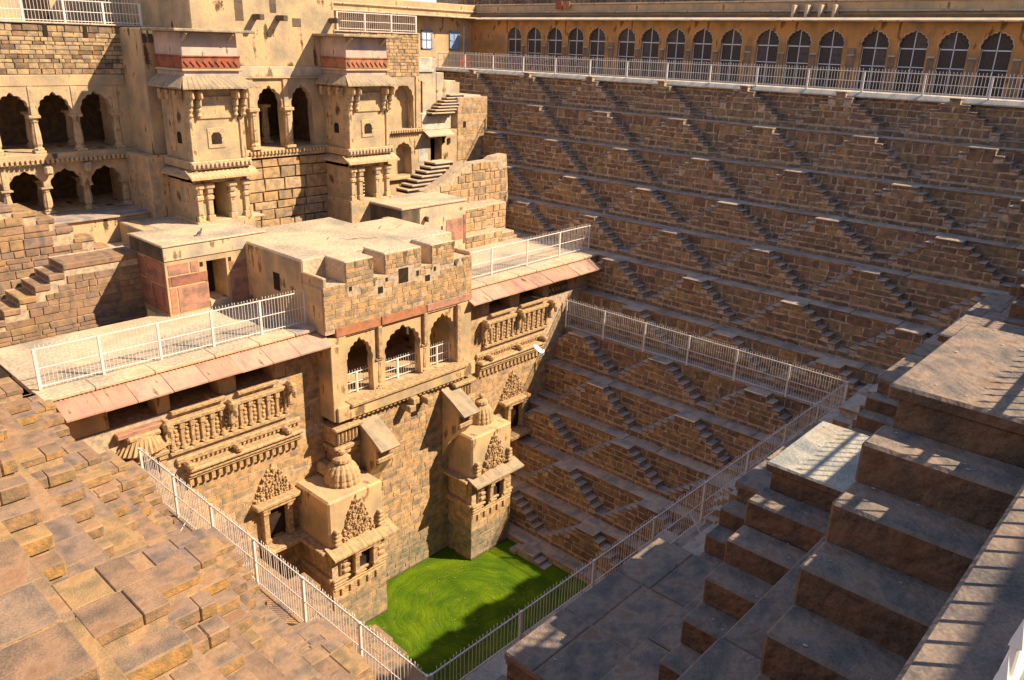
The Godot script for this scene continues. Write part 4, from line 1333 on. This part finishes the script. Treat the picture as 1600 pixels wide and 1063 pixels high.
# ---------------------------------------------------------------- the palace behind
func jharokha(x0: float, x1: float, label: String) -> void:
	var Z := -24.5
	var Zb := -26.3
	var cx := (x0 + x1) / 2
	var th := thing("palace_tower", label, "tower", Vector3(cx, -5.75, Z))
	var cm: Material = M.carved_rear
	# lower storey: pillared porch
	boxp("plinth", th, cm, x0 - .05, x1 + .08, -6.8, -5.62, Zb, Z + .05, .03)
	for q in [[x0, cx - .36], [cx + .2, x1 - .05]]:
		boxp("wall", th, M.palace_plaster, q[0], q[1], -5.65, -4.2, Zb, Z - .06, .02)
	boxp("lintel", th, M.palace_plaster, x0, x1 - .05, -4.42, -4.1, Zb, Z - .04, .02)
	boxp("doorway", th, M.dark_inside, cx - .36, cx + .2, -5.62, -4.42, Z - 1.1, Z - 1.0)
	for k in 4:
		var x: float = [x0 + .12, cx - .48, cx + .3, x1 - .15][k]
		var mb := MB.new()
		mb.bx(x - .12, x + .12, -5.65, -5.45, Z - .15, Z + .06, .015)
		mb.bx(x - .085, x + .085, -5.45, -4.72, Z - .14, Z + .03, .02)
		mb.bx(x - .12, x + .12, -4.95, -4.8, Z - .15, Z + .08, .03)
		mb.bx(x - .16, x + .16, -4.6, -4.42, Z - .15, Z + .12, .04)
		mb.bx(x - .1, x + .1, -4.75, -4.6, Z - .15, Z + .08, .02)
		obj("column", mb, cm, th)
	if x0 > 15:
		var gr := MB.new()
		for k in 9:
			gr.box(Vector3(cx - .2, -5.5 + k * .125, Z - .18), Vector3(.05, .05, .02), .01, Basis(Vector3(0, 0, 1), PI / 4))
		obj("pierced_light", gr, M.white_metal, th)
	boxp("side_relief", th, cm, x0 - .03, x0 + .02, -5.4, -4.4, Z - 1.0, Z - .45, .02)
	# lower eave with ribs
	var le := MB.new()
	le.prism(PackedVector2Array([Vector2(-.1, -4.12), Vector2(.32, -4.26), Vector2(.32, -4.2), Vector2(-.1, -3.98)]), Transform3D(Basis(Vector3(0, 0, 1), Vector3.UP, Vector3(-1, 0, 0)), Vector3(0, 0, Z)), -x1 - .22, -x0 + .22)
	le.prism(PackedVector2Array([Vector2(-.1, -4.12), Vector2(.25, -4.24), Vector2(.25, -4.18), Vector2(-.1, -3.98)]), Transform3D(Basis(Vector3(-1, 0, 0), Vector3.UP, Vector3(0, 0, -1)), Vector3(x0, 0, 0)), -Z - .1, -Zb)
	obj("lower_eave", le, cm, th)
	for k in 18:
		var x: float = x0 - .18 + k * (x1 - x0 + .36) / 17
		var mb := MB.new()
		mb.box(Vector3(x, -4.13, Z + .12), Vector3(.05, .05, .42), .01, Basis(Vector3(1, 0, 0), .38))
		obj("eave_rib", mb, cm, th)
	boxp("belt", th, cm, x0 - .08, x1 + .1, -3.98, -3.72, Zb, Z + .1, .03)
	dentils(th, M.plaster_pale, x0 - .08, x1 + .1, -3.92, -3.8, Z + .08, Z + .17, .14)
	# middle storey
	boxp("body", th, M.palace_plaster, x0 + .05, x1 - .05, -3.74, -1.2, Zb, Z, .03)
	boxp("window_frame", th, cm, cx - .36, cx + .22, -3.35, -2.72, Z - .02, Z + .03, .015)
	var wm := MB.new()
	wm.prism(PackedVector2Array([Vector2(cx - .24, -3.22), Vector2(cx + .1, -3.22), Vector2(cx + .1, -2.95), Vector2(cx + .03, -2.86), Vector2(cx - .17, -2.86), Vector2(cx - .24, -2.95)]), Transform3D(Basis(), Vector3(0, 0, Z)), .025, .036)
	obj("window_opening", wm, M.dark_inside, th)
	var sw := MB.new()
	sw.prism(PackedVector2Array([Vector2(-.9, -3.22), Vector2(-.62, -3.22), Vector2(-.62, -2.95), Vector2(-.68, -2.86), Vector2(-.84, -2.86), Vector2(-.9, -2.95)]), Transform3D(Basis(Vector3(0, 0, 1), Vector3.UP, Vector3(-1, 0, 0)), Vector3(x0 + .05, 0, Z)), .0, .012)
	obj("window_opening", sw, M.dark_inside, th)
	for x in [x0 + .02, x1 - .2]:
		boxp("corner_pilaster", th, cm, x, x + .18, -3.74, -2.4, Z - .3, Z + .05, .02)
	boxp("panel", th, cm, x0 + .3, x1 - .3, -2.45, -1.75, Z - .02, Z + .05, .03)
	boxp("side_panel", th, cm, x0 + .02, x0 + .06, -3.5, -1.7, Z - 1.4, Z - 1.0, .02)
	for x in [x0 + .06, x0 + .34, x1 - .34, x1 - .06]:
		var mb := MB.new()
		mb.box(Vector3(x, -1.7, Z + .2), Vector3(.13, .3, .42), .05)
		mb.box(Vector3(x, -1.95, Z + .14), Vector3(.14, .26, .26), .05)
		mb.lathe([Vector2(.02, -.36), Vector2(.08, -.28), Vector2(.05, -.2), Vector2(.09, -.1), Vector2(.06, 0), Vector2(.1, .06)], 10, Transform3D(Basis(), Vector3(x, -2.05, Z + .12)))
		obj("bracket", mb, cm, th)
	for k in 3:
		boxp("bracket", th, cm, x0 - .25, x0 + .06, -1.9, -1.55, Z - .35 - k * .5, Z - .2 - k * .5, .05)
	# broad sloping eave of grey slabs, three sides
	var n := 14
	for k in n:
		var xa: float = lerpf(x0 - .28, x1 + .42, float(k) / n)
		var xb: float = lerpf(x0 - .28, x1 + .42, float(k + 1) / n) - .012
		var ia: float = lerpf(x0 + .02, x1 - .02, float(k) / n)
		var ib: float = lerpf(x0 + .02, x1 - .02, float(k + 1) / n) - .01
		var mb := MB.new()
		eave_piece(mb, Vector3(ia, -1.16, Z - .05), Vector3(ib, -1.16, Z - .05), Vector3(xb, -1.47, Z + .52), Vector3(xa, -1.47, Z + .52))
		obj("eave_slab", mb, M.slate, th)
	for k in 8:
		var t0 := k / 8.0
		var t1 := (k + 1) / 8.0 - .006
		var mb := MB.new()
		eave_piece(mb, Vector3(x0 + .02, -1.16, lerpf(Zb, Z - .05, t0)), Vector3(x0 + .02, -1.16, lerpf(Zb, Z - .05, t1)), Vector3(x0 - .35, -1.47, lerpf(Zb, Z + .52, t1)), Vector3(x0 - .35, -1.47, lerpf(Zb, Z + .52, t0)))
		obj("eave_slab", mb, M.slate, th)
	# upper block with red carved band
	boxp("upper_block", th, M.plaster_pink, x0 + .05, x1 - .02, -1.2, .1, Zb, Z - .02, .02)
	boxp("ledge", th, M.palace_plaster, x0 - .02, x1 + .06, -1.03, -.95, Zb, Z + .06, .02)
	var rbm: Material = M.red_band if x0 < 15 else M.red_orange
	boxp("red_band", th, rbm, x0, x1 + .02, -.94, -.62, Zb, Z + .02, .012)
	for k in 9:
		var mb := MB.new()
		var x: float = lerpf(x0 + .14, x1 - .14, k / 8.0)
		mb.box(Vector3(x, -.8, Z + .03), Vector3(.06, .2, .05), .012, Basis(Vector3(0, 0, 1), .7))
		obj("band_ornament", mb, rbm, th)
	boxp("band_trim", th, rbm, x0 - .01, x1 + .03, -.62, -.57, Zb, Z + .05, .01)
	boxp("top_slab", th, M.slate, x0 - .3, x1 + .42, .1, .19, Zb, Z + .38, .02)
	for x in [x0 + .1, x1 - .3]:
		var mb := MB.new()
		mb.box(Vector3(x, -.04, Z + .14), Vector3(.08, .08, .42), .02, Basis(Vector3(1, 0, 0), -.6))
		obj("slab_bracket", mb, cm, th)

func eave_piece(mb: MB, a: Vector3, b: Vector3, c: Vector3, d: Vector3) -> void:
	# a-b upper edge, c-d lower edge, 5 cm thick
	var t := Vector3(0, -.05, 0)
	var ct := (a + b + c + d) / 4 + t / 2
	mb.edge(a, b, c, d, ct)
	mb.edge(a + t, b + t, c + t, d + t, ct)
	mb.edge(d, c, c + t, d + t, ct)
	mb.edge(a, d, d + t, a + t, ct)
	mb.edge(b, c, c + t, b + t, ct)

func rear_palace() -> void:
	jharokha(11.72, 13.62, "left palace tower with pink block, red band and wide slab eave")
	jharokha(17.68, 19.58, "right palace tower with orange band and wide slab eave")
	# block between and above the towers
	var Z := -26.0
	var th := thing("palace_hall", "high stained plaster wall with arched hall between the two palace towers", "palace", Vector3(15.6, -6.6, Z))
	var lw := boxp("lower_wall", th, M.mortar_dark, 13.5, 17.8, -8.0, -4.0, -27.5, Z)
	brickwork(th, lw, Transform3D(Basis(), Vector3(0, 0, Z)), 13.6, 17.7, -6.7, -4.05, {"h": [.28, .5], "l": [.4, .95], "d": .04, "gap": .04, "most": 80})
	boxp("hall_floor", th, M.palace_plaster, 13.4, 17.8, -4.0, -3.7, -30.5, Z + .12, .02)
	dentils(th, M.carved_rear, 13.6, 17.7, -3.88, -3.76, Z + .1, Z + .2, .14)
	var fr := Transform3D(Basis(), Vector3(0, 0, Z))
	for q in [[13.5, 14.75, 14.1, 1.0], [14.75, 16.15, 15.5, .98], [16.15, 17.75, 16.8, .9]]:
		var mb := MB.new()
		arch_panel(mb, fr, q[0], q[1], -3.7, -1.28, q[2], q[3], -2.32, -1.55, -.3, -.02, 7)
		obj("arch", mb, M.palace_plaster, th)
	for x in [14.78, 16.14]:
		column(th, M.carved_rear, x, -3.7, -2.3, Z + .02, .15)
		boxp("pier", th, M.carved_rear, x - .1, x + .1, -2.3, -1.28, Z - .2, Z + .04, .02)
		column(th, M.carved_rear, x, -3.7, -2.3, Z - 1.5, .14)
	boxp("inner_wall", th, M.room_inside, 13.4, 17.8, -3.7, -1.2, -30.4, -29.4)
	boxp("side_wall", th, M.room_inside, 17.76, 18.0, -3.7, -1.2, -30.4, -26.35)
	boxp("side_wall", th, M.room_inside, 13.2, 13.45, -3.7, -1.2, -30.4, -26.35)
	boxp("band", th, M.plaster_pale, 13.5, 17.75, -1.28, -.93, -27, Z + .03, .02)
	boxp("upper_wall", th, M.palace_plaster, 12.9, 18.37, -.95, 4.0, -31.5, Z, .03)
	boxp("band_moulding", th, M.palace_plaster, 13.5, 17.75, -1.33, -1.27, Z, Z + .08, .015)
	for q in [15.15, 16.04, 18.2]:
		boxp("beam_end", th, M.soot, q - .09, q + .09, .55, .73, Z, Z + .5, .02)
	boxp("soot_stain", th, M.soot, 16.6, 16.95, .38, .66, Z, Z + .006)
	boxp("soot_stain", th, M.soot, 14.45, 14.75, .5, 1.5, Z, Z + .006)
	boxp("soot_stain", th, M.soot, 15.75, 16.0, .8, 1.5, Z, Z + .005)
	# left arcades in two storeys
	var A := -28.0
	var la := thing("palace_arcade", "two storeys of cusped arches half in shadow on the far left", "arcade", Vector3(8.5, -5.5, A))
	var fa := Transform3D(Basis(), Vector3(0, 0, A))
	var cols := [6.28, 7.42, 8.55, 9.78, 11.02]
	for st in 2:
		var y0 := -3.6 if st == 0 else -5.5
		var sp := -2.45 if st == 0 else -4.65
		var ap := -1.76 if st == 0 else -4.1
		var yt := -1.6 if st == 0 else -3.95
		boxp("floor", la, M.palace_plaster, 3.0, 12.0, y0 - .22, y0, -31.5, A + .12, .02)
		for k in 4:
			var c: float = (cols[k] + cols[k + 1]) / 2
			var mb := MB.new()
			arch_panel(mb, fa, cols[k], cols[k + 1], sp - .02, yt, c, 1.0, sp, ap, -.25, 0.0, 7 if st == 0 else 5)
			obj("arch", mb, M.palace_plaster if st == 0 else M.carved_rear, la)
		for x in cols:
			column(la, M.carved_rear, x, y0, sp, A - .12, .13)
			boxp("pier", la, M.carved_rear, x - .09, x + .09, sp, yt, A - .2, A + .03, .015)
			column(la, M.palace_plaster, x + .3, y0, sp, A - 1.6, .13)
		boxp("inner_wall", la, M.room_inside, 3.0, 12.0, y0, yt + .3, -31.4, -30.6)
		boxp("beam", la, M.palace_plaster, 3.0, 11.4, yt, yt + .34, -28.6, A + .02, .02)
	dentils(la, M.carved_rear, 6.0, 11.3, -3.9, -3.76, A + .1, A + .2, .14)
	boxp("shell_bracket", la, M.carved_rear, 8.5, 8.75, -4.25, -3.95, A, A + .28, .06)
	boxp("shell_bracket", la, M.carved_rear, 9.7, 9.95, -4.25, -3.95, A, A + .28, .06)
	boxp("step_edge", la, M.carved_rear, 6.0, 11.5, -5.85, -5.7, A + .05, A + .16, .03)
	var rw := boxp("rubble_wall", la, M.mortar_dark, 3.0, 11.6, -1.27, .2, -29, A - .03)
	brickwork(la, rw, Transform3D(Basis(), Vector3(0, 0, A - .03)), 5.5, 11.6, -1.25, .18, {"h": [.09, .17], "l": [.14, .45], "d": .04, "gap": .014, "most": 240, "mats": ["grime_stone", 6]})
	boxp("wall_coping", la, M.plaster_pale, 3.0, 12.8, .2, .26, -31, A + .06, .02)
	for x in [7.95, 9.25, 10.4]:
		boxp("drain_slot", la, M.dark_inside, x - .06, x + .06, -.15, .2, A - .02, A + .04)
	boxp("inner_wall", la, M.palace_plaster, 3.0, 17.5, .2, 3.6, -32, -31)
	boxp("end_wall", la, M.palace_plaster, 11.1, 11.7, -3.6, -1.27, -29.5, -28.02)
	boxp("end_wall", la, M.carved_rear, 11.1, 11.7, -5.6, -3.8, -29.5, -28.03)
	for q in [[9.6, 10.5], [7.5, 7.56], [6.0, 6.5]]:
		boxp("dark_opening", la, M.dark_inside, q[0], q[1], .3, 1.6, -31, -30.97)
	boxp("corner_buttress", la, M.palace_plaster, 11.45, 12.1, -3.7, .18, -28.2, -26.5, .03)
	var bt := MB.new()
	for k in 3:
		bt.bx(11.5 + k * .2, 11.62 + k * .2, -.25, .2, -26.5, -26.44)
	obj("buttress_slot", bt, M.soot, la)
	boxp("lower_buttress", la, M.carved_rear, 11.1, 12.0, -6.6, -3.7, -28.2, -26.3, .03)

func rear_stairs() -> void:
	# sunlit stepped walls left of the pink room
	var fz := func(z: float) -> Transform3D: return Transform3D(Basis(), Vector3(0, 0, z))
	var a := thing("stepped_wall", "sunlit stone wall stepping down to the left beside the pink room", "wall", Vector3(7.5, -7.85, -24.3))
	var mb := MB.new()
	var poly := PackedVector2Array([Vector2(3.5, -8.6), Vector2(9.65, -8.6), Vector2(9.65, -6.27)])
	var tops := [[7.48, -6.25], [7.07, -6.5], [6.67, -6.75], [6.22, -7.02], [5.8, -7.28], [5.4, -7.55], [5.0, -7.8], [3.5, -8.1]]
	var px := 9.65
	for q in tops:
		poly.append(Vector2(px, q[1])); poly.append(Vector2(q[0], q[1]))
		px = q[0]
	# remove the duplicated first corner
	poly.remove_at(2)
	mb.prism(poly, fz.call(-24.3), -1.2, -.01)
	var w := obj("wall", mb, M.mortar_lit, a)
	var top_at := func(x: float) -> float:
		var best := -8.1
		for q in tops:
			if x >= q[0]: return q[1]
		return best
	var lst := []
	masonry(lst, w, Transform3D(Basis(), Vector3(0, 0, -24.31)), 3.6, 9.6, -8.5, -6.26, {"mats": ["paving", 7], "h": [.09, .3], "l": [.2, .75], "d": .03, "gap": .02, "keep": func(ua: float, _b: float, _va: float, vb: float) -> bool: return vb < top_at.call(ua) - .04})
	flush_stones(lst, a, 150)
	px = 9.65
	for q in tops:
		boxp("step", a, M["paving%d" % (rng.randi() % 7)], q[0] - .02, px, q[1] - .16, q[1] + .01, -25.3, -24.27, .02)
		px = q[0]
	var b := thing("stepped_wall", "sunlit stone wall stepping down to the right under the far left arcade", "wall", Vector3(6.5, -6.5, -24.6))
	var bt := [[6.9, -4.78], [7.5, -4.98], [7.95, -5.25], [8.43, -5.57], [8.98, -5.94], [9.39, -6.31]]
	var bp := PackedVector2Array([Vector2(3.0, -8.0), Vector2(9.41, -8.0)])
	for k in range(bt.size() - 1, -1, -1):
		bp.append(Vector2(bt[k][0] + .02, bt[k][1])); bp.append(Vector2(bt[k - 1][0] + .02 if k > 0 else 3.0, bt[k][1]))
	var bm := MB.new()
	bm.prism(bp, fz.call(-26.0), -1.6, -.01)
	var bw := obj("wall", bm, M.mortar_lit, b)
	lst = []
	masonry(lst, bw, Transform3D(Basis(), Vector3(0, 0, -26.01)), 3.2, 9.35, -7.9, -4.78, {"mats": ["paving", 7], "h": [.12, .4], "l": [.25, .9], "d": .035, "gap": .025, "keep": func(_a: float, ub: float, _va: float, vb: float) -> bool:
		for q in bt:
			if ub <= q[0] + .03: return vb < q[1] + .02
		return false})
	flush_stones(lst, b, 150)
	var p0 := 3.0
	for q in bt:
		boxp("step", b, M["paving%d" % (rng.randi() % 7)], p0, q[0] + .04, q[1] - .14, q[1] + .01, -27.5, -25.97, .02)
		p0 = q[0]
	var c := thing("stone_platform", "shaded stone platform between the far left arcade and the pink room", "platform", Vector3(9.7, -7, -26))
	boxp("platform", c, M.palace_plaster, 7.2, 11.4, -8.0, -5.56, -28.2, -26.6, .03)
	boxp("platform_slab", c, M.tread1, 7.2, 11.4, -5.57, -5.5, -28.0, -26.5, .015)
	boxp("platform_step", c, M.plaster_pale, 9.2, 10.6, -8.0, -6.36, -26.5, -24.35, .03)
	boxp("platform_side", c, M.palace_plaster, 10.05, 10.75, -8.0, -5.72, -26.6, -24.6, .03)
	# right: far wing beyond the right tower
	var A := -28.0
	var r := thing("palace_wing", "sunlit palace wing with arched niches, doorway and stepped white wall right of the towers", "palace wing", Vector3(23, -5.6, A))
	var fa := Transform3D(Basis(), Vector3(0, 0, A))
	boxp("back_wall", r, M.palace_plaster, 19.5, 27.0, -8.0, -1.7, -31.5, A - .5)
	var up := boxp("brick_wall", r, M.mortar_lit, 19.6, 24.1, -1.45, .32, -31.5, A - .02)
	brickwork(r, up, Transform3D(Basis(), Vector3(0, 0, A - .02)), 20.8, 24.1, -1.4, .3, {"h": [.1, .17], "l": [.16, .4], "d": .03, "most": 120})
	boxp("roof_terrace", r, M.plaster_pale, 19.6, 24.1, .3, .37, -34, A + .05, .02)
	var n1 := MB.new()
	arch_panel(n1, fa, 22.2, 24.1, -3.6, -1.42, 23.2, 1.15, -2.5, -1.65, -.4, 0.0, 7)
	obj("arch", n1, M.palace_plaster, r)
	for x in [22.62, 23.8]:
		column(r, M.carved_rear, x, -3.6, -2.5, A - .2, .1)
	boxp("niche_back", r, M.palace_plaster, 22.5, 23.9, -3.6, -1.5, -28.6, -28.42)
	boxp("pier", r, M.carved_rear, 23.85, 24.15, -3.6, -1.4, -28.3, A + .05, .02)
	boxp("dark_gap", r, M.dark_inside, 24.15, 24.3, -3.2, -1.6, A - .3, A - .02)
	boxp("floor_band", r, M.palace_plaster, 21.5, 24.3, -3.75, -3.6, -28.5, A + .12, .02)
	dentils(r, M.carved_rear, 22.2, 24.2, -3.74, -3.62, A + .1, A + .2, .13)
	var n2 := MB.new()
	arch_panel(n2, fa, 22.1, 24.7, -5.6, -3.75, 23.15, .92, -4.6, -4.15, -.5, 0.0, 5)
	obj("arch", n2, M.palace_plaster, r)
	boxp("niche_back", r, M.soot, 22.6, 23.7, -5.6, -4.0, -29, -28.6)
	for q in [[24.7, 24.74], [25.42, 27.9]]:
		boxp("wall", r, M.palace_plaster, q[0], q[1], -5.7, -3.75, -28.8, A, .01)
	boxp("lintel", r, M.palace_plaster, 24.7, 25.5, -4.1, -3.75, -28.8, A, .01)
	boxp("doorway", r, M.dark_inside, 24.74, 25.42, -5.6, -4.1, -28.8, -28.5)
	var dc := MB.new()
	eave_piece(dc, Vector3(24.3, -3.72, A), Vector3(25.9, -3.72, A), Vector3(25.8, -3.92, A + .5), Vector3(24.2, -3.92, A + .5))
	obj("door_canopy", dc, M.plaster_pale, r)
	boxp("white_wall", r, M.pale_wash, 24.15, 26.0, -3.75, -2.95, -28.6, A + .03, .05)
	boxp("white_patch", r, M.pale_wash, 24.0, 24.55, -5.1, -4.5, A, A + .012)
	for q in [[24.1, 25.5, -.66], [25.5, 25.98, -1.27], [25.98, 26.72, -1.62], [26.7, 28.4, -2.3]]:
		boxp("stepped_wall", r, M.plaster_pale, q[0], q[1], -3.8, q[2], -31.5, A - .45, .03)
	boxp("gable_block", r, M.pale_wash, 24.15, 25.3, -1.25, -.62, A - .45, A - .38, .02)
	var wl := boxp("corner_wall", r, M.mortar_lit, 26.4, 28.35, -5.2, -2.35, -28.6, A + .02)
	brickwork(r, wl, Transform3D(Basis(), Vector3(0, 0, A + .02)), 26.4, 28.35, -5.2, -2.37, {"h": [.15, .3], "l": [.25, .7], "most": 90})
	for q in [[26.85, -3.55], [25.5, -4.2], [25.85, -4.25]]:
		boxp("lamp_niche", r, M.dark_inside, q[0] - .07, q[0] + .07, q[1] - .14, q[1] + .12, A + .03, A + .06)
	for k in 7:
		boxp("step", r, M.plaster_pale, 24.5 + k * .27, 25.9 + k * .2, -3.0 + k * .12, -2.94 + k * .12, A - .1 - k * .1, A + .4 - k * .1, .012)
		boxp("undercut_shade", r, M.dark_inside, 24.52 + k * .27, 25.85 + k * .2, -3.08 + k * .12, -3.0 + k * .12, A - .1 - k * .1, A + .36 - k * .1)  # dark board painted as the shaded gap under each step slab
	boxp("base_ledge", r, M.palace_plaster, 21.5, 24.9, -5.75, -5.6, -28.4, A + .3, .03)
	var lo := boxp("low_wall", r, M.palace_plaster, 21.4, 24.6, -6.6, -5.75, -28.4, A + .1)
	lo.set_meta("label", "grey washed low wall under the niches")
	# ruined wall with a stair in front
	var f := thing("ruined_wall", "sunlit masonry wall with ragged top in front of the dark doorway", "wall", Vector3(24.4, -6.4, -24.5))
	var fp := PackedVector2Array([Vector2(21.4, -8.0), Vector2(26.4, -8.0), Vector2(26.1, -4.52), Vector2(25.4, -4.58), Vector2(25.1, -4.72), Vector2(24.0, -4.75), Vector2(23.2, -4.98), Vector2(22.7, -5.2), Vector2(22.0, -5.5), Vector2(21.4, -5.7)])
	var fm := MB.new()
	fm.prism(fp, fz.call(-24.5), -.5, 0)
	var fw := obj("wall", fm, M.mortar_lit, f)
	lst = []
	masonry(lst, fw, Transform3D(Basis(), Vector3(0, 0, -24.5)), 21.5, 26.15, -7.9, -4.5, {"mats": ["lit_stone", 6], "h": [.1, .34], "l": [.25, .7], "d": .03, "keep": func(ua: float, ub: float, va: float, vb: float) -> bool:
		for x in [ua, ub]:
			if not Geometry2D.is_point_in_polygon(Vector2(x, vb - .02), fp): return false
		return va < 0})
	flush_stones(lst, f, 150)
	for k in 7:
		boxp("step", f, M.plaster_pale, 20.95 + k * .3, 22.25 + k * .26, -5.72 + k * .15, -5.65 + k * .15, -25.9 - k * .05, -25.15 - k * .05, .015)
		boxp("undercut_shade", f, M.dark_inside, 20.98 + k * .3, 22.22 + k * .26, -5.82 + k * .15, -5.72 + k * .15, -25.9 - k * .05, -25.18 - k * .05)  # near-black board: shade of the open gap below the slab, put into colour
	var g := thing("ruined_wall", "low sunlit wall with a crumbled end beside the roof room with soot", "wall", Vector3(24, -7.85, -22.9))
	for q in [[21.85, 23.7, -6.35, -23.3], [23.7, 25.2, -6.38, -23.6], [22.0, 24.2, -7.35, -22.85], [24.2, 25.0, -7.5, -22.9], [25.0, 25.6, -7.75, -22.95]]:
		var gw := boxp("wall", g, M.mortar_lit, q[0], q[1], -8.4, q[2], q[3] - 1.0, q[3], .03)
		lst = []
		masonry(lst, gw, Transform3D(Basis(), Vector3(0, 0, q[3])), q[0] + .02, q[1] - .02, -8.3, q[2] - .02, {"mats": ["lit_stone", 6], "h": [.15, .4], "l": [.3, .8], "d": .03})
		flush_stones(lst, g, 40)
	boxp("platform", g, M.tread1, 24.0, 28.0, -8.2, -7.85, -26, -22.95, .02)

# ---------------------------------------------------------------- birds and small things
func small_things() -> void:
	var p := thing("pigeon", "dark pigeon standing on the roof of the pink room", "bird", Vector3(11.0, -5.7, -23.0))
	var mb := MB.new()
	bird_body(mb, Vector3(11.0, -5.6, -23.0), Basis(Vector3(0, 0, 1), .35), .62)
	obj("body", mb, M.bird_grey, p)
	var lg := MB.new()
	for s in [-.03, .03]:
		lg.tube(Vector3(11.0, -5.62, -23.0 + s), Vector3(11.0, -5.7, -23.0 + s), .008, 5)
	obj("legs", lg, M.red_band, p)
	var w := thing("flying_bird", "white bird in flight before the right wing of the pavilion", "bird", Vector3(19.9, -10.1, -16.7))
	var wb := MB.new()
	bird_body(wb, Vector3(19.9, -10.1, -16.7), Basis(Vector3(0, 1, 0), .5), .75)
	obj("body", wb, M.bird_white, w)
	for s in [-1.0, 1.0]:
		var wg := MB.new()
		var r := Vector3(19.9, -10.06, -16.7)
		var q := [r + Vector3(-.09, 0, s * .05), r + Vector3(.1, 0, s * .05), r + Vector3(.06, .15, s * .26), r + Vector3(-.12, .24, s * .36), r + Vector3(-.16, .12, s * .22)]
		for k in [[0, 1, 2], [0, 2, 4], [4, 2, 3]]:
			wg.tri(q[k[0]], q[k[1]], q[k[2]])
			var t := Vector3(0, .012, 0)
			wg.tri(q[k[0]] + t, q[k[2]] + t, q[k[1]] + t)
		obj("wing", wg, M.bird_white, w)
	var o := thing("cloth_bundle", "orange cloth bundle on the gallery walkway near the corner", "bundle", Vector3(31.4, -1.2, -32.9))
	var ob := MB.new()
	ob.lathe([Vector2(.001, 0), Vector2(.34, .02), Vector2(.36, .2), Vector2(.28, .42), Vector2(.3, .5), Vector2(.16, .62), Vector2(.001, .66)], 14, Transform3D(Basis(), Vector3(31.6, -1.2, -32.9)), .15, 5)
	obj("cloth", ob, M.orange_cloth, o)
	# flower pots behind the railing at the far end of the gallery
	for k in 12:
		var z := -30.8 + k * .5
		var t := thing("potted_plant", "potted plant behind the gallery railing, %s in its row from the far end" % ORD[k].replace("topmost", "first"), "plant", Vector3(32.0, -1.2, z), "potted plants along the gallery")
		var pot := MB.new()
		pot.lathe([Vector2(.08, 0), Vector2(.13, .2), Vector2(.14, .22), Vector2(.001, .21)], 10, Transform3D(Basis(), Vector3(32.0, -1.2, z)))
		obj("pot", pot, M.red_panel0, t)
		var lf := MB.new()
		for j in 60:
			var d := Vector3(rng.randf_range(-1, 1), rng.randf_range(-.4, 1), rng.randf_range(-1, 1)) * .17
			lf.box(Vector3(32.0, -.82, z) + d, Vector3(.07, .012, .04), 0, Basis.from_euler(Vector3(rng.randf() * 3, rng.randf() * 3, rng.randf() * 3)))
		obj("leaves", lf, M.flower_pink if k % 3 != 1 else M.leaf_green, t)

func bird_body(mb: MB, c: Vector3, bs: Basis, s: float) -> void:
	# one lathe along +x from tail to beak, head raised
	var prof := [[-.24, .012, -.02], [-.16, .03, -.01], [-.1, .06, 0.0], [-.02, .082, .005], [.06, .075, .02], [.11, .05, .06], [.135, .042, .10], [.165, .043, .125], [.195, .028, .128], [.205, .012, .122], [.245, .002, .112]]
	var seg := 10
	for i in prof.size() - 1:
		for k in seg:
			var P := []
			for j in 2:
				for m in 2:
					var a := TAU * (k + m) / seg
					var q: Array = prof[i + j]
					P.append(c + bs * (Vector3(q[0], q[2] + cos(a) * q[1], sin(a) * q[1]) * s))
			mb.edge(P[0], P[1], P[3], P[2], c + bs * (Vector3((prof[i][0] + prof[i + 1][0]) / 2, (prof[i][2] + prof[i + 1][2]) / 2, 0) * s))
